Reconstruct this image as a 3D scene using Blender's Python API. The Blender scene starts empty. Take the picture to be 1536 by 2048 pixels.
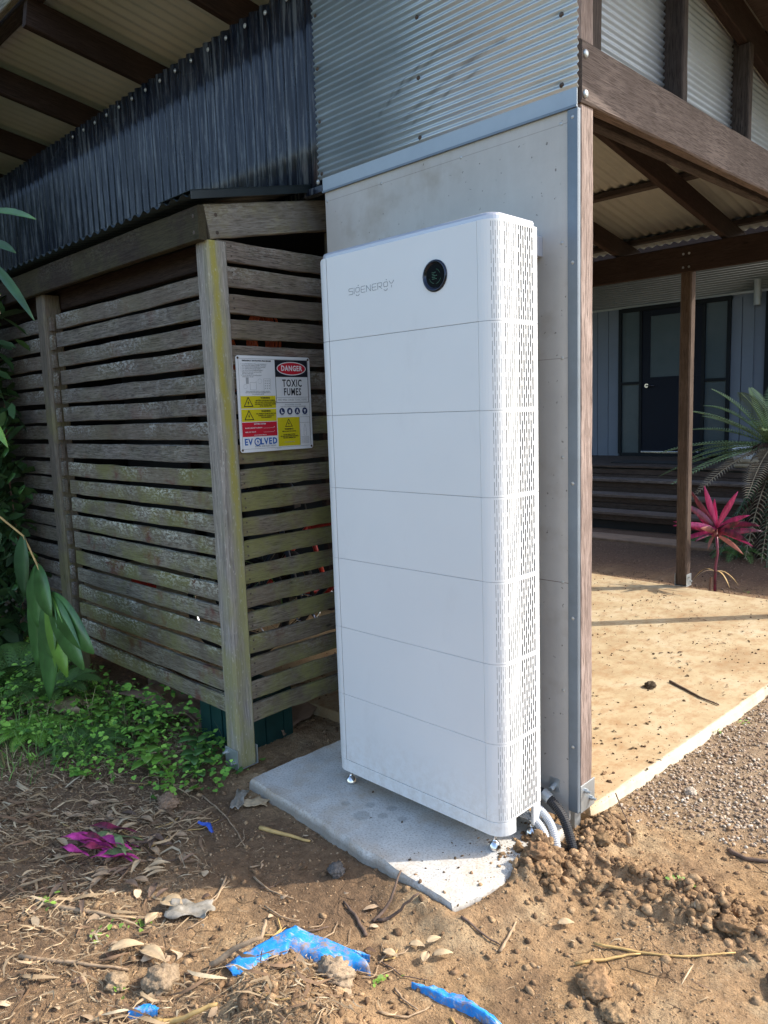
import bpy, math, random
import numpy as np
from mathutils import Vector, Matrix, Euler
random.seed(7); RNG = np.random.default_rng(11)
S = bpy.context.scene
COL = S.collection
# ------------------------------------------------------------------ camera, sky, sun, exposure
cam_d = bpy.data.cameras.new('camera'); cam = bpy.data.objects.new('camera', cam_d); COL.objects.link(cam)
cr = Vector((0.7134796, 0.69988725, -0.03323713)); cu = Vector((-0.06756806, 0.11594002, 0.99095533)); cf = Vector((-0.69741051, 0.70478064, -0.13001086))
cam.matrix_world = Matrix(((cr.x, cu.x, -cf.x, 1.45418854), (cr.y, cu.y, -cf.y, -1.90347), (cr.z, cu.z, -cf.z, 1.47556746), (0, 0, 0, 1)))
cam_d.sensor_fit = 'VERTICAL'; cam_d.sensor_height = 36; cam_d.lens = 36 * 1520.4 / 2048
cam_d.clip_start = .05; cam_d.clip_end = 500
S.camera = cam
SUN_EL = math.radians(40); sx, sy = 0.69, 0.724           # towards the sun
W = bpy.data.worlds.new('World'); S.world = W; W.use_nodes = True
wn = W.node_tree; bgn = wn.nodes['Background']
sky = wn.nodes.new('ShaderNodeTexSky'); sky.sky_type = 'NISHITA'; sky.sun_disc = False
sky.sun_elevation = SUN_EL; sky.sun_rotation = math.atan2(sx, sy); sky.air_density = 1.0; sky.dust_density = 2.0; sky.ozone_density = 1.0
wn.links.new(sky.outputs[0], bgn.inputs[0]); bgn.inputs[1].default_value = 0.15
sd = bpy.data.lights.new('sun', 'SUN'); sd.energy = 2.15; sd.angle = math.radians(.53); sd.color = (1, .93, .83)
sun = bpy.data.objects.new('sun', sd); COL.objects.link(sun)
sdir = Vector((sx * math.cos(SUN_EL), sy * math.cos(SUN_EL), math.sin(SUN_EL)))
sun.rotation_euler = sdir.to_track_quat('Z', 'Y').to_euler(); sun.location = sdir * 12
S.view_settings.view_transform = 'Standard'; S.view_settings.look = 'None'; S.view_settings.gamma = 1
S.view_settings.use_curve_mapping = False; S.view_settings.exposure = 1.42

# ------------------------------------------------------------------ node helpers
class NT:
    def __init__(s, name, rough=.6, metal=0., spec=.5):
        s.m = bpy.data.materials.new(name); s.m.use_nodes = True; s.t = s.m.node_tree
        s.b = s.t.nodes['Principled BSDF']; s.set('Roughness', rough); s.set('Metallic', metal); s.set('Specular IOR Level', spec)
        s.tc = s.t.nodes.new('ShaderNodeTexCoord'); s.oi = s.t.nodes.new('ShaderNodeObjectInfo')
    def set(s, k, v):
        if hasattr(v, 'links'): s.t.links.new(v, s.b.inputs[k])
        elif isinstance(v, (tuple, list)): s.b.inputs[k].default_value = (*v[:3], 1)
        else: s.b.inputs[k].default_value = v
        return s
    def inp(s, n, i, v):
        if hasattr(v, 'links'): s.t.links.new(v, n.inputs[i])
        elif isinstance(v, (tuple, list)) and n.inputs[i].type == 'RGBA': n.inputs[i].default_value = (*v[:3], 1)
        else: n.inputs[i].default_value = v
    def map(s, scale=(1, 1, 1), rnd=True, vec=None, loc=(0, 0, 0)):
        v = vec if vec is not None else s.tc.outputs['Object']
        mp = s.t.nodes.new('ShaderNodeMapping'); s.t.links.new(v, mp.inputs[0]); mp.inputs['Scale'].default_value = scale; mp.inputs['Location'].default_value = loc
        if not rnd: return mp.outputs[0]
        a = s.t.nodes.new('ShaderNodeVectorMath'); a.operation = 'ADD'; s.t.links.new(mp.outputs[0], a.inputs[0])
        sc = s.t.nodes.new('ShaderNodeVectorMath'); sc.operation = 'SCALE'; sc.inputs[0].default_value = (37, 91, 53)
        s.t.links.new(s.oi.outputs['Random'], sc.inputs['Scale']); s.t.links.new(sc.outputs[0], a.inputs[1])
        return a.outputs[0]
    def noise(s, vec, scale=5, detail=5, rough=.6, dist=0.):
        n = s.t.nodes.new('ShaderNodeTexNoise'); s.t.links.new(vec, n.inputs['Vector'])
        n.inputs['Scale'].default_value = scale; n.inputs['Detail'].default_value = detail; n.inputs['Roughness'].default_value = rough; n.inputs['Distortion'].default_value = dist
        return n.outputs[0]
    def vor(s, vec, scale=5, feature='F1', out=0):
        n = s.t.nodes.new('ShaderNodeTexVoronoi'); n.feature = feature; s.t.links.new(vec, n.inputs['Vector']); n.inputs['Scale'].default_value = scale
        return n.outputs[out]
    def ramp(s, fac, stops):
        n = s.t.nodes.new('ShaderNodeValToRGB'); s.t.links.new(fac, n.inputs[0]); e = n.color_ramp.elements
        while len(e) < len(stops): e.new(.5)
        for k, (p, c) in zip(e, stops):
            k.position = p; k.color = (*c, 1) if isinstance(c, (tuple, list)) else (c, c, c, 1)
        return n.outputs[0]
    def mix(s, fac, a, b, mode='MIX'):
        n = s.t.nodes.new('ShaderNodeMix'); n.data_type = 'RGBA'; n.blend_type = mode
        s.inp(n, 0, fac); s.inp(n, 6, a); s.inp(n, 7, b); return n.outputs[2]
    def math(s, op, a, b=0., c=None, clamp=False):
        n = s.t.nodes.new('ShaderNodeMath'); n.operation = op; n.use_clamp = clamp; s.inp(n, 0, a); s.inp(n, 1, b)
        if c is not None: s.inp(n, 2, c)
        return n.outputs[0]
    def sep(s, v):
        n = s.t.nodes.new('ShaderNodeSeparateXYZ'); s.t.links.new(v, n.inputs[0]); return n.outputs
    def attr(s, name='Col'):
        n = s.t.nodes.new('ShaderNodeAttribute'); n.attribute_name = name; return n.outputs['Color']
    def bump(s, h, strength=.3, dist=.01):
        n = s.t.nodes.new('ShaderNodeBump'); n.inputs['Strength'].default_value = strength; n.inputs['Distance'].default_value = dist
        s.t.links.new(h, n.inputs['Height']); s.t.links.new(n.outputs[0], s.b.inputs['Normal']); return s

def plain(name, col, rough=.5, metal=0., var=.12, scale=6, bumpv=0., spec=.5):
    n = NT(name, rough, metal, spec); v = n.map((1, 1, 1))
    f = n.noise(v, scale, 5, .65)
    n.set('Base Color', n.ramp(f, [(.3, tuple(c * (1 - var) for c in col)), (.7, tuple(min(1, c * (1 + var)) for c in col))]))
    if bumpv: n.bump(n.noise(v, scale * 8, 4), bumpv, .003)
    n.set('Roughness', n.math('ADD', n.math('MULTIPLY', f, .2), rough - .1))
    return n.m

def wood(name, dark, light, lichen=0., moss=0., red=0., axis='X', rough=.85, grain=1., bump=.5, lcol=(.50, .51, .45), mcol=(.20, .21, .05)):
    n = NT(name, rough, spec=.25)
    st = {'X': (1.2, 26, 26), 'Y': (26, 1.2, 26), 'Z': (26, 26, 1.2)}[axis]
    v = n.map(st); vi = n.map((1, 1, 1)); vs = n.map({'X': (.45, 1, 1), 'Y': (1, .45, 1), 'Z': (1, 1, .45)}[axis])
    g = n.noise(v, 3.2, 7, .68, .6); g2 = n.noise(v, 14, 4, .6, .2)
    c = n.ramp(g, [(.28, dark), (.5, tuple((a + b) / 2 for a, b in zip(dark, light))), (.72, light)])
    c = n.mix(n.ramp(g2, [(.38, .9), (.52, 0.)]), c, tuple(d * .30 for d in dark))
    big = n.noise(vi, 4, 4, .6)
    c = n.mix(n.ramp(big, [(.35, .55), (.65, 0.)]), c, tuple(d * .62 for d in dark))
    c = n.mix(n.math('MULTIPLY', n.oi.outputs['Random'], .45), c, (light[0] * .42, light[1] * .36, light[2] * .30))
    kn = n.vor(n.map({'X': (.55, 1.6, 1.6), 'Y': (1.6, .55, 1.6), 'Z': (1.6, 1.6, .55)}[axis], loc=(2, 2, 2)), 5.5); c = n.mix(n.ramp(kn, [(.035, .85), (.085, 0.)]), c, tuple(d * .3 for d in dark))
    if red: c = n.mix(n.ramp(n.noise(n.map((1, 1, 1), loc=(3, 1, 7)), 5, 3, .6), [(.57, 0.), (.65, red)]), c, (.14, .055, .042))
    if moss:
        mm = n.ramp(n.noise(n.map((1, 1, 1), loc=(9, 4, 2)), 3.4, 5, .7), [(.44, 0.), (.60, moss)])
        c = n.mix(n.math('MULTIPLY', mm, n.ramp(g2, [(.3, .5), (.6, 1.)])), c, mcol)
    h = g
    if lichen:
        a = n.ramp(n.noise(vs, 95, 4, .75), [(.49, 0.), (.56, 1.)]); bmsk = n.ramp(n.noise(n.map((.8, 1, 1), loc=(1, 8, 5)), 2.6, 5, .7), [(.44, 0.), (.60, lichen)])
        bmsk = n.math('MULTIPLY', bmsk, n.math('ADD', n.math('MULTIPLY', n.oi.outputs['Random'], 1.2), .35, clamp=True))
        z = n.sep(n.tc.outputs['Object'])[2]
        top = n.math('ADD', n.math('MULTIPLY', z, 9), .35, clamp=True) if axis == 'X' else .8
        lm = n.math('MULTIPLY', n.math('MULTIPLY', a, bmsk), top, clamp=True)
        c = n.mix(lm, c, lcol); h = n.math('ADD', g, n.math('MULTIPLY', lm, .3))
    n.set('Base Color', c); n.bump(h, bump * grain, .004)
    return n.m

# ------------------------------------------------------------------ materials
mt = {}
def cab_mat():
    n = NT('powder_coat_white', .42); g = n.t.nodes.new('ShaderNodeNewGeometry').outputs['Position']
    v = n.map((1, 1, 1), False, g); z = n.sep(g)[2]
    c = n.ramp(n.noise(v, 1.6, 4), [(.3, (.72, .735, .735)), (.7, (.755, .77, .768))])
    sm_ = n.ramp(n.noise(n.map((1, 1, .5), False, g), 5, 6, .7), [(.56, 0.), (.74, .16)]); c = n.mix(sm_, c, (.50, .50, .49))
    du = n.math('MULTIPLY', n.ramp(z, [(.08, .35), (.30, 0.)]), n.ramp(n.noise(v, 26, 6, .75), [(.42, 0.), (.66, 1.)])); c = n.mix(du, c, (.40, .31, .21))
    n.set('Base Color', c); n.set('Roughness', n.ramp(n.noise(v, 3.5, 5, .7), [(.3, .34), (.7, .50)])); n.bump(n.noise(v, 600, 2), .03, .001); return n.m
mt['cab'] = cab_mat()
mt['cabin'] = plain('cabinet_inner_grey', (.30, .31, .32), .6, 0, .05)
mt['cap'] = plain('cap_silver', (.50, .52, .58), .38, .35, .03)
mt['backing_lt'] = plain('groove_shade_grey', (.17, .175, .18), .6)  # groove floors are white; this grey paints in their shade
mt['backing'] = plain('vent_shadow_grey', (.075, .078, .08), .7)  # dark floor painted in for the shade deep inside the open slots
mt['seam'] = plain('seam_dark', (.05, .055, .06), .7)
mt['steel'] = plain('polished_steel', (.72, .72, .72), .14, 1, .03)
mt['galv'] = plain('galvanised', (.46, .49, .50), .48, .75, .18, 9, .05)
mt['zinc_screw'] = plain('screw_zinc', (.55, .55, .53), .4, .8, .15)
mt['dark_screw'] = plain('screw_rusty', (.10, .075, .06), .6, .5, .3)
mt['glassblk'] = plain('black_gloss', (.002, .003, .003), .05, 0, .1, spec=.03)
mt['bezel'] = plain('bezel_dark', (.035, .04, .055), .10, .85, .1)
mt['dispgreen'] = plain('display_green', (.015, .10, .045), .4, 0, .2)
mt['logo'] = plain('logo_grey', (.20, .22, .24), .5)
mt['wood_left'] = wood('weathered_slat_lichen', (.14, .12, .09), (.40, .365, .285), lichen=1., moss=.75, red=.9, mcol=(.20, .20, .06), lcol=(.80, .83, .70))
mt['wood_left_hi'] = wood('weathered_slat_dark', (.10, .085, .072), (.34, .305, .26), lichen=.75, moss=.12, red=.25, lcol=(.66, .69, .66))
mt['wood_right'] = wood('weathered_slat_moss', (.145, .115, .085), (.41, .355, .27), lichen=.3, moss=.85, red=.35, mcol=(.235, .23, .075))
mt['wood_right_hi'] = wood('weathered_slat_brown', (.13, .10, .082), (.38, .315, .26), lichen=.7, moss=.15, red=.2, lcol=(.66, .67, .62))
mt['wood_plate'] = wood('weathered_plate', (.17, .155, .135), (.42, .395, .355), lichen=.45, moss=.28, mcol=(.34, .31, .06), lcol=(.5, .5, .47))
mt['wood_dark'] = wood('dark_stained_hardwood', (.030, .018, .015), (.075, .050, .042), axis='X', bump=.35)
mt['wood_darkz'] = wood('dark_stained_post', (.055, .030, .021), (.14, .085, .062), axis='Z', bump=.4)
mt['wood_beam'] = wood('faded_hardwood_beam', (.115, .088, .076), (.26, .205, .18), axis='X', bump=.5)
mt['wood_corner'] = wood('faded_corner_post', (.19, .135, .115), (.60, .49, .44), axis='X', bump=.8)
mt['wood_step'] = wood('step_timber', (.06, .042, .034), (.15, .115, .095), axis='X', bump=.4)
mt['wood_tread'] = wood('tread_timber', (.12, .09, .075), (.28, .225, .19), axis='X', bump=.4)
mt['wood_plate_dk'] = wood('shade_toned_top_plate', (.028, .021, .016), (.085, .066, .052), lichen=.10, moss=.25, mcol=(.10, .10, .035))  # plate wood darkened, standing in for the shade under the roof
mt['wood_post2'] = wood('grey_post', (.12, .105, .085), (.30, .275, .235), axis='Z', moss=.35, bump=.5, mcol=(.22, .22, .05))

def moss_post():
    n = NT('corner_post_moss', .85, spec=.25)
    v = n.map((26, 26, 1.2)); g = n.noise(v, 3, 7, .68, .6); g2 = n.noise(v, 13, 4, .6)
    c = n.ramp(g, [(.3, (.17, .155, .135)), (.55, (.34, .31, .27)), (.75, (.50, .46, .41))])
    c = n.mix(n.ramp(g2, [(.36, .5), (.52, 0.)]), c, (.10, .085, .07))
    o = n.sep(n.tc.outputs['Object']); x, y, z = o[0], o[1], o[2]
    wob = n.math('MULTIPLY', n.math('SUBTRACT', n.noise(n.map((9, 9, 1.5), False), 2.2, 5, .7), .5), .085)
    # streak centre along the +x face drifts from the corner (top) to mid face (lower down)
    cz = n.math('ADD', n.math('MULTIPLY', n.math('SUBTRACT', 2.1, z), .042), -.024)
    d = n.math('ABSOLUTE', n.math('SUBTRACT', n.math('ADD', y, wob), cz))
    core = n.ramp(n.math('MULTIPLY', d, 10), [(.10, 1.), (.40, 0.)])
    core = n.math('MULTIPLY', core, n.ramp(g2, [(.3, .55), (.5, 1.)]))
    xf = n.ramp(n.math('MULTIPLY', n.math('ADD', x, .0), 10), [(.05, 0.), (.42, 1.)])
    core = n.math('MULTIPLY', core, xf)
    hot = n.math('MULTIPLY', n.ramp(n.math('MULTIPLY', d, 10), [(.02, 1.), (.19, 0.)]), n.ramp(n.math('MULTIPLY', z, .45), [(.30, 0.), (.6, .85)]))
    c = n.mix(n.math('MULTIPLY', core, .85), c, (.34, .32, .14)); c = n.mix(n.math('MULTIPLY', n.math('MULTIPLY', n.math('MULTIPLY', hot, xf), n.ramp(g, [(.34, .35), (.56, 1.)])), .9), c, (.37, .31, .03))
    low = n.math('MULTIPLY', n.ramp(n.math('MULTIPLY', z, .45), [(.2, 1.), (.6, 0.)]), n.ramp(n.noise(n.map((3, 3, 1)), 4, 5), [(.38, 0.), (.6, .7)]))
    c = n.mix(low, c, (.27, .26, .10))
    fl = n.ramp(n.noise(n.map((1, 1, .3)), 130, 3, .6), [(.62, 0.), (.68, .6)]); c = n.mix(fl, c, (.52, .50, .42))
    n.set('Base Color', c); n.bump(g, .5, .004); return n.m
mt['post_moss'] = moss_post()

def black_metal():
    n = NT('black_painted_corrugated', .22, 0, .30); v = n.map((1, 1, .05), False)
    f = n.noise(v, 60, 5, .75, .2); d = n.noise(n.map((1, 1, 1), False), 3, 4)
    n.set('Base Color', n.ramp(f, [(.36, (.005, .006, .011)), (.52, (.020, .025, .038)), (.62, (.11, .12, .13))]))
    n.set('Roughness', n.ramp(d, [(.3, .14), (.7, .32)])); n.set('Coat Weight', .4); n.set('Coat Roughness', .08); n.bump(f, .25, .004); return n.m
mt['black_metal'] = black_metal(); mt['black_metal'].node_tree.nodes['Principled BSDF'].inputs['Coat Weight'].default_value = .12
def silver_metal():
    n = NT('zincalume_corrugated', .40, .62)
    v = n.map((.3, 1, 1), False); f = n.noise(v, 8, 6, .7)
    c = n.ramp(f, [(.3, (.44, .50, .53)), (.7, (.56, .61, .63))])
    # long curved dark scuffs
    o = n.sep(n.tc.outputs['Object']); w = n.noise(n.map((1, 1, 1), False), 2.2, 2)
    def scuff(x0, z0, k, q, wd, x1, x2):
        t = n.math('SUBTRACT', o[0], x0)
        cz = n.math('ADD', n.math('ADD', z0, n.math('MULTIPLY', t, k)), n.math('MULTIPLY', n.math('MULTIPLY', t, t), q))
        d = n.math('ABSOLUTE', n.math('SUBTRACT', o[2], n.math('ADD', cz, n.math('MULTIPLY', n.math('SUBTRACT', w, .5), .03))))
        m = n.ramp(n.math('MULTIPLY', d, 10), [(0, 1.), (wd * 10, 0.)])
        a = n.ramp(n.math('ADD', o[0], 1.2), [(x1 + 1.2, 0.), (x1 + 1.32, 1.)]); b = n.ramp(n.math('ADD', o[0], 1.2), [(x2 + .98, 1.), (x2 + 1.2, 0.)])
        return n.math('MULTIPLY', n.math('MULTIPLY', m, a), b)
    for args in ((-.85, 2.58, .62, -.62, .009, -.86, -.22), (-.84, 2.60, .62, -.62, .005, -.80, -.30), (-.72, 2.53, .50, -.42, .014, -.74, .0), (-.70, 2.50, .46, -.40, .006, -.70, -.1), (-.86, 2.53, .1, 0, .006, -.9, -.68)):
        c = n.mix(n.math('MULTIPLY', scuff(*args), n.ramp(n.noise(n.map((1, 1, 1), False), 30, 3), [(.3, .25), (.6, .55)])), c, (.09, .10, .12))
    n.set('Base Color', c); n.set('Roughness', n.ramp(f, [(.3, .34), (.7, .46)])); n.bump(f, .06, .004); return n.m
mt['silver'] = silver_metal()
mt['silver_side'] = plain('zincalume_side', (.33, .37, .42), .45, .35, .08, 5)
mt['flash'] = plain('zinc_flashing', (.34, .38, .41), .5, .55, .12, 4, .03)
mt['flash_v'] = plain('corner_flashing', (.17, .205, .24), .5, .4, .15, 6, .03)
def panel_mat():
    n = NT('fibre_cement', .8, spec=.25); v = n.map((1, 1, 1), False)
    c = n.ramp(n.noise(v, 2.2, 7, .7), [(.3, (.47, .445, .41)), (.7, (.57, .545, .505))])
    o = n.sep(n.tc.outputs['Object'])
    c = n.mix(n.ramp(n.noise(n.map((9, 9, 1.2), False), 2.2, 6, .7), [(.5, 0.), (.72, .35)]), c, (.60, .59, .56))
    c = n.mix(n.ramp(n.noise(v, 4.6, 4, .6), [(.56, 0.), (.72, .45)]), c, (.33, .27, .20))
    # dusty pale band along the right edge
    e = n.math('MULTIPLY', n.ramp(o[0], [(.03, 0.), (.10, .75)]), n.ramp(n.noise(n.map((3, 3, 1), False), 5, 6, .75), [(.42, 0.), (.6, 1.)]))
    c = n.mix(e, c, (.62, .60, .56))
    for z0, s_ in ((.878, .8), (1.632, .5), (2.36, .35)):
        l = n.math('LESS_THAN', n.math('ABSOLUTE', n.math('SUBTRACT', o[2], z0)), .0012)
        c = n.mix(n.math('MULTIPLY', l, s_), c, (.12, .07, .05))
    c = n.mix(n.ramp(n.noise(v, 55, 2, .5), [(.70, 0.), (.74, .7)]), c, (.10, .085, .07))
    n.set('Base Color', c); n.bump(n.noise(v, 120, 3), .12, .002); return n.m
mt['panel'] = panel_mat()
mt['roof_under'] = plain('roof_sheet_cream', (.33, .33, .295), .6, 0, .10, 2.2)
mt['roof_green'] = plain('shed_roof_sheet', (.016, .024, .028), .42, .2, .25, 6)
def slab_mat():
    n = NT('slab_concrete', .9, spec=.2); v = n.map((1, 1, 1), False); o = n.sep(n.tc.outputs['Object'])
    c = n.ramp(n.noise(v, 7, 6, .7), [(.3, (.48, .47, .435)), (.7, (.70, .685, .635))])
    c = n.mix(n.ramp(n.noise(v, 130, 4, .75), [(.50, 0.), (.62, .6)]), c, (.22, .20, .17)); c = n.mix(n.ramp(n.noise(v, 28, 5, .75), [(.54, 0.), (.70, .4)]), c, (.30, .28, .24))
    c = n.mix(n.ramp(n.noise(v, 4, 5, .7), [(.48, 0.), (.70, .7)]), c, (.46, .35, .23))
    ed = n.math('MULTIPLY', n.ramp(n.math('ADD', n.math('MULTIPLY', n.math('ADD', o[1], .235), 3.), n.math('MULTIPLY', n.math('ADD', o[0], 1.05), .22)), [(.0, .7), (.28, 0.)]), n.ramp(n.noise(v, 11, 6, .75), [(.40, 0.), (.60, 1.)])); c = n.mix(ed, c, (.38, .27, .165))
    rt = n.math('MULTIPLY', n.ramp(o[0], [(-.30 + .3, 0.), (.10, 0.)]), 1.)
    for (cx, cy, r) in ((-.49, -.11, .035), (-.43, -.06, .022), (-.52, -.035, .022), (-.44, .0, .022), (-.36, -.03, .02), (-.60, -.09, .018)):
        dx = n.math('SUBTRACT', o[0], cx); dy = n.math('SUBTRACT', o[1], cy)
        d = n.math('SQRT', n.math('ADD', n.math('MULTIPLY', dx, dx), n.math('MULTIPLY', dy, dy)))
        d = n.math('ADD', d, n.math('MULTIPLY', n.math('SUBTRACT', n.noise(v, 40, 3), .5), .012))
        c = n.mix(n.math('MULTIPLY', n.ramp(n.math('MULTIPLY', d, 10), [(r * 7.5, .55), (r * 10.5, 0.)]), .8), c, (.24, .24, .22))
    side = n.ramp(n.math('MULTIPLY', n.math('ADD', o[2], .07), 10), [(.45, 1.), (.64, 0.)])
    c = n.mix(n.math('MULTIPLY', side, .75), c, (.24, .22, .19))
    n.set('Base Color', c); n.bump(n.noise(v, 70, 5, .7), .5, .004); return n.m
mt['slab'] = slab_mat()
def path_mat():
    n = NT('path_concrete_stained', .85, spec=.2); v = n.map((1, 1, 1), False); o = n.sep(n.tc.outputs['Object'])
    c = n.ramp(n.noise(v, 2.2, 7, .68, .4), [(.28, (.35, .235, .125)), (.5, (.49, .38, .225)), (.72, (.58, .49, .335))])
    c = n.mix(n.ramp(n.noise(n.map((1.6, 1, 1), False), 9, 7, .75), [(.47, 0.), (.66, .75)]), c, (.36, .205, .095))
    c = n.mix(n.ramp(n.noise(v, 60, 4, .7), [(.60, 0.), (.68, .5)]), c, (.20, .12, .06))
    near = n.ramp(n.math('MULTIPLY', o[1], .25), [(.15, .55), (.45, 0.)]); c = n.mix(n.math('MULTIPLY', near, n.ramp(n.noise(v, 4, 6), [(.4, 0.), (.6, .7)])), c, (.36, .19, .08))
    ex = n.math('SUBTRACT', o[0], n.math('ADD', .085, n.math('MULTIPLY', o[1], .042)))
    ex = n.math('ADD', ex, n.math('MULTIPLY', n.math('SUBTRACT', n.noise(v, 14, 5), .5), .03))
    edge = n.ramp(n.math('ADD', n.math('MULTIPLY', ex, 10), .5), [(.38, 0.), (.60, 1.)])
    c = n.mix(n.math('MULTIPLY', edge, .75), c, (.68, .63, .50))
    n.set('Base Color', c); n.bump(n.noise(v, 45, 5, .7), .25, .004); return n.m
mt['path'] = path_mat()
def ground_mat():
    n = NT('earth', .95, spec=.15); v = n.map((1, 1, 1), False); a = n.attr()
    f = n.noise(v, 34, 7, .75); c = n.mix(1., a, n.ramp(f, [(.25, (.55, .52, .50)), (.5, (1, 1, 1)), (.75, (1.45, 1.42, 1.36))]), 'MULTIPLY')
    sp = n.ramp(n.noise(v, 160, 3, .7), [(.34, .6), (.44, 0.)]); c = n.mix(sp, c, (.07, .045, .028))
    pb = n.ramp(n.vor(v, 75), [(.10, .55), (.2, 0.)]); c = n.mix(n.math('MULTIPLY', pb, n.ramp(n.noise(v, 8, 3), [(.5, 0.), (.62, .9)])), c, (.48, .40, .30))
    cr = n.math('MULTIPLY', n.ramp(n.vor(n.map((1, 1, 1), False), 11, 'DISTANCE_TO_EDGE'), [(.0, 1.), (.035, 0.)]), n.ramp(n.noise(v, 2.6, 3), [(.56, 0.), (.66, 1.)]))
    c = n.mix(n.math('MULTIPLY', cr, .6), c, (.05, .03, .02))
    n.set('Base Color', c)
    h = n.math('SUBTRACT', n.math('ADD', n.math('MULTIPLY', f, .5), n.noise(v, 130, 5, .7)), n.math('MULTIPLY', cr, .8)); n.bump(h, 1., .010); return n.m
mt['ground'] = ground_mat()
def colmat(name, rough=.9, spec=.2, sc=60, amt=.35, bump=.3, sss=0, trans=0):
    n = NT(name, rough, spec=spec); v = n.map((1, 1, 1), False)
    f = n.noise(v, sc, 4, .7); c = n.mix(1., n.attr(), n.ramp(f, [(.25, 1 - amt), (.75, 1 + amt)]), 'MULTIPLY')
    n.set('Base Color', c)
    if bump: n.bump(f, bump, .004)
    return n.m
mt['clod'] = colmat('earth_clods', .95, .15, 110, .55, 1.)
mt['gravel'] = colmat('gravel', .8, .3, 90, .2, .2)
mt['straw'] = colmat('dry_straw', .8, .3, 40, .3, 0)
mt['grass'] = colmat('green_leaves', .55, .4, 50, .2, 0)
mt['leaf'] = plain('ginger_leaf', (.06, .15, .035), .38, 0, .4, 9, spec=.6)
mt['leaf_lt'] = plain('ginger_leaf_light', (.15, .30, .04), .4, 0, .35, 9, spec=.6)
mt['leaf_dk'] = plain('dark_leaf', (.03, .08, .025), .45, 0, .4, 9)
mt['fern'] = plain('fern_green', (.08, .16, .035), .6, 0, .35, 14)
mt['cycad'] = plain('cycad_green', (.13, .20, .08), .5, 0, .35, 10)
mt['cycad_dry'] = plain('cycad_dry', (.24, .20, .13), .7, 0, .35, 10)
mt['trunk'] = plain('cycad_trunk_fibre', (.055, .035, .025), .95, 0, .5, 20, .9)
def streak(name, a, b, sc):
    n = NT(name, .4, spec=.6); c = n.ramp(n.noise(n.map((1, 1, .25)), sc, 5, .7), [(.38, a), (.5, tuple((p + q) / 2 for p, q in zip(a, b))), (.62, b)]); n.set('Base Color', c); return n.m
mt['pink'] = streak('cordyline_pink', (.34, .02, .10), (.72, .06, .24), 26)
mt['darkred'] = streak('cordyline_dark', (.045, .022, .028), (.30, .03, .09), 22)
mt['salmon'] = plain('cordyline_salmon', (.50, .19, .14), .5, 0, .3, 12)
mt['stem'] = plain('plant_stem', (.16, .09, .06), .7, 0, .3, 30)
mt['twig'] = plain('dry_twig', (.36, .25, .15), .8, 0, .4, 30, .4)
mt['twig_dk'] = plain('dark_twig', (.13, .085, .06), .85, 0, .4, 30, .4)
mt['dryleaf'] = plain('dry_leaf', (.50, .37, .22), .75, 0, .35, 18)
mt['cane'] = plain('yellow_cane', (.50, .33, .12), .6, 0, .35, 20)
def tarp_mat():
    n = NT('blue_tarpaulin', .62, spec=.35); v = n.map((1, 1, 1), False)
    c = n.ramp(n.noise(v, 30, 5, .7), [(.3, (.012, .20, .62)), (.7, (.03, .33, .80))])
    w = n.ramp(n.noise(n.map((1, 2.4, 1), False), 26, 5, .7, 1.), [(.56, 0.), (.64, .75)]); c = n.mix(w, c, (.42, .50, .60))
    d = n.ramp(n.noise(v, 24, 7, .8), [(.50, 0.), (.62, .9)]); c = n.mix(d, c, (.32, .22, .13))
    n.set('Base Color', c); n.bump(n.noise(v, 180, 2), .25, .002); return n.m
mt['tarp'] = tarp_mat()
mt['green_tin'] = plain('green_painted_tin', (.012, .055, .05), .4, .1, .3, 5)
mt['card'] = plain('brown_paper', (.26, .17, .11), .85, 0, .3, 7, .4)
mt['house_wall'] = plain('house_cladding_blue_grey', (.135, .165, .21), .55, 0, .06, 3)
mt['house_band'] = plain('house_fine_corrugated', (.21, .235, .245), .5, .2, .08, 3)
mt['house_trim'] = plain('house_trim', (.34, .37, .39), .45, .2, .05)
mt['door'] = plain('door_near_black', (.006, .009, .017), .6, 0, .1, spec=.2)
mt['frame'] = plain('window_frame_black', (.007, .010, .013), .55, 0, .1, spec=.2)
def frosted():
    n = NT('obscure_glass', .30, spec=.35); v = n.map((1, 1, 1), False); o = n.sep(n.tc.outputs['Object'])
    c = n.ramp(n.noise(v, 2, 3), [(.3, (.05, .075, .085)), (.7, (.075, .10, .11))])
    n.set('Base Color', c); n.bump(n.noise(v, 40, 3), .3, .01); return n.m
mt['frosted'] = frosted()
mt['pot'] = plain('white_glazed_pot', (.62, .64, .68), .25, 0, .03)
mt['cork'] = plain('pale_log', (.30, .24, .15), .8, 0, .3, 12, .4)
mt['cond_grey'] = plain('grey_conduit', (.52, .54, .56), .5, 0, .06)
mt['cond_blk'] = plain('black_conduit', (.02, .02, .022), .45, 0, .1)
mt['rubber'] = plain('rubber', (.012, .012, .013), .7, 0, .2)
mt['bike'] = plain('bike_blue_black', (.02, .03, .05), .35, 0, .1)
mt['red'] = plain('red_paint', (.45, .03, .02), .4, 0, .1)
mt['bluep'] = plain('blue_plastic', (.02, .08, .45), .4, 0, .1)
mt['orange'] = plain('orange_rope', (.55, .09, .015), .6, 0, .2, 40)
mt['plastic_bag'] = plain('clear_grey_plastic', (.30, .27, .22), .3, 0, .4, 30)
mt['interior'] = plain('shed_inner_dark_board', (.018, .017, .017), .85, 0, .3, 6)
mt['timber_pale'] = plain('pale_timber', (.36, .22, .15), .8, 0, .25, 12)
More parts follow.
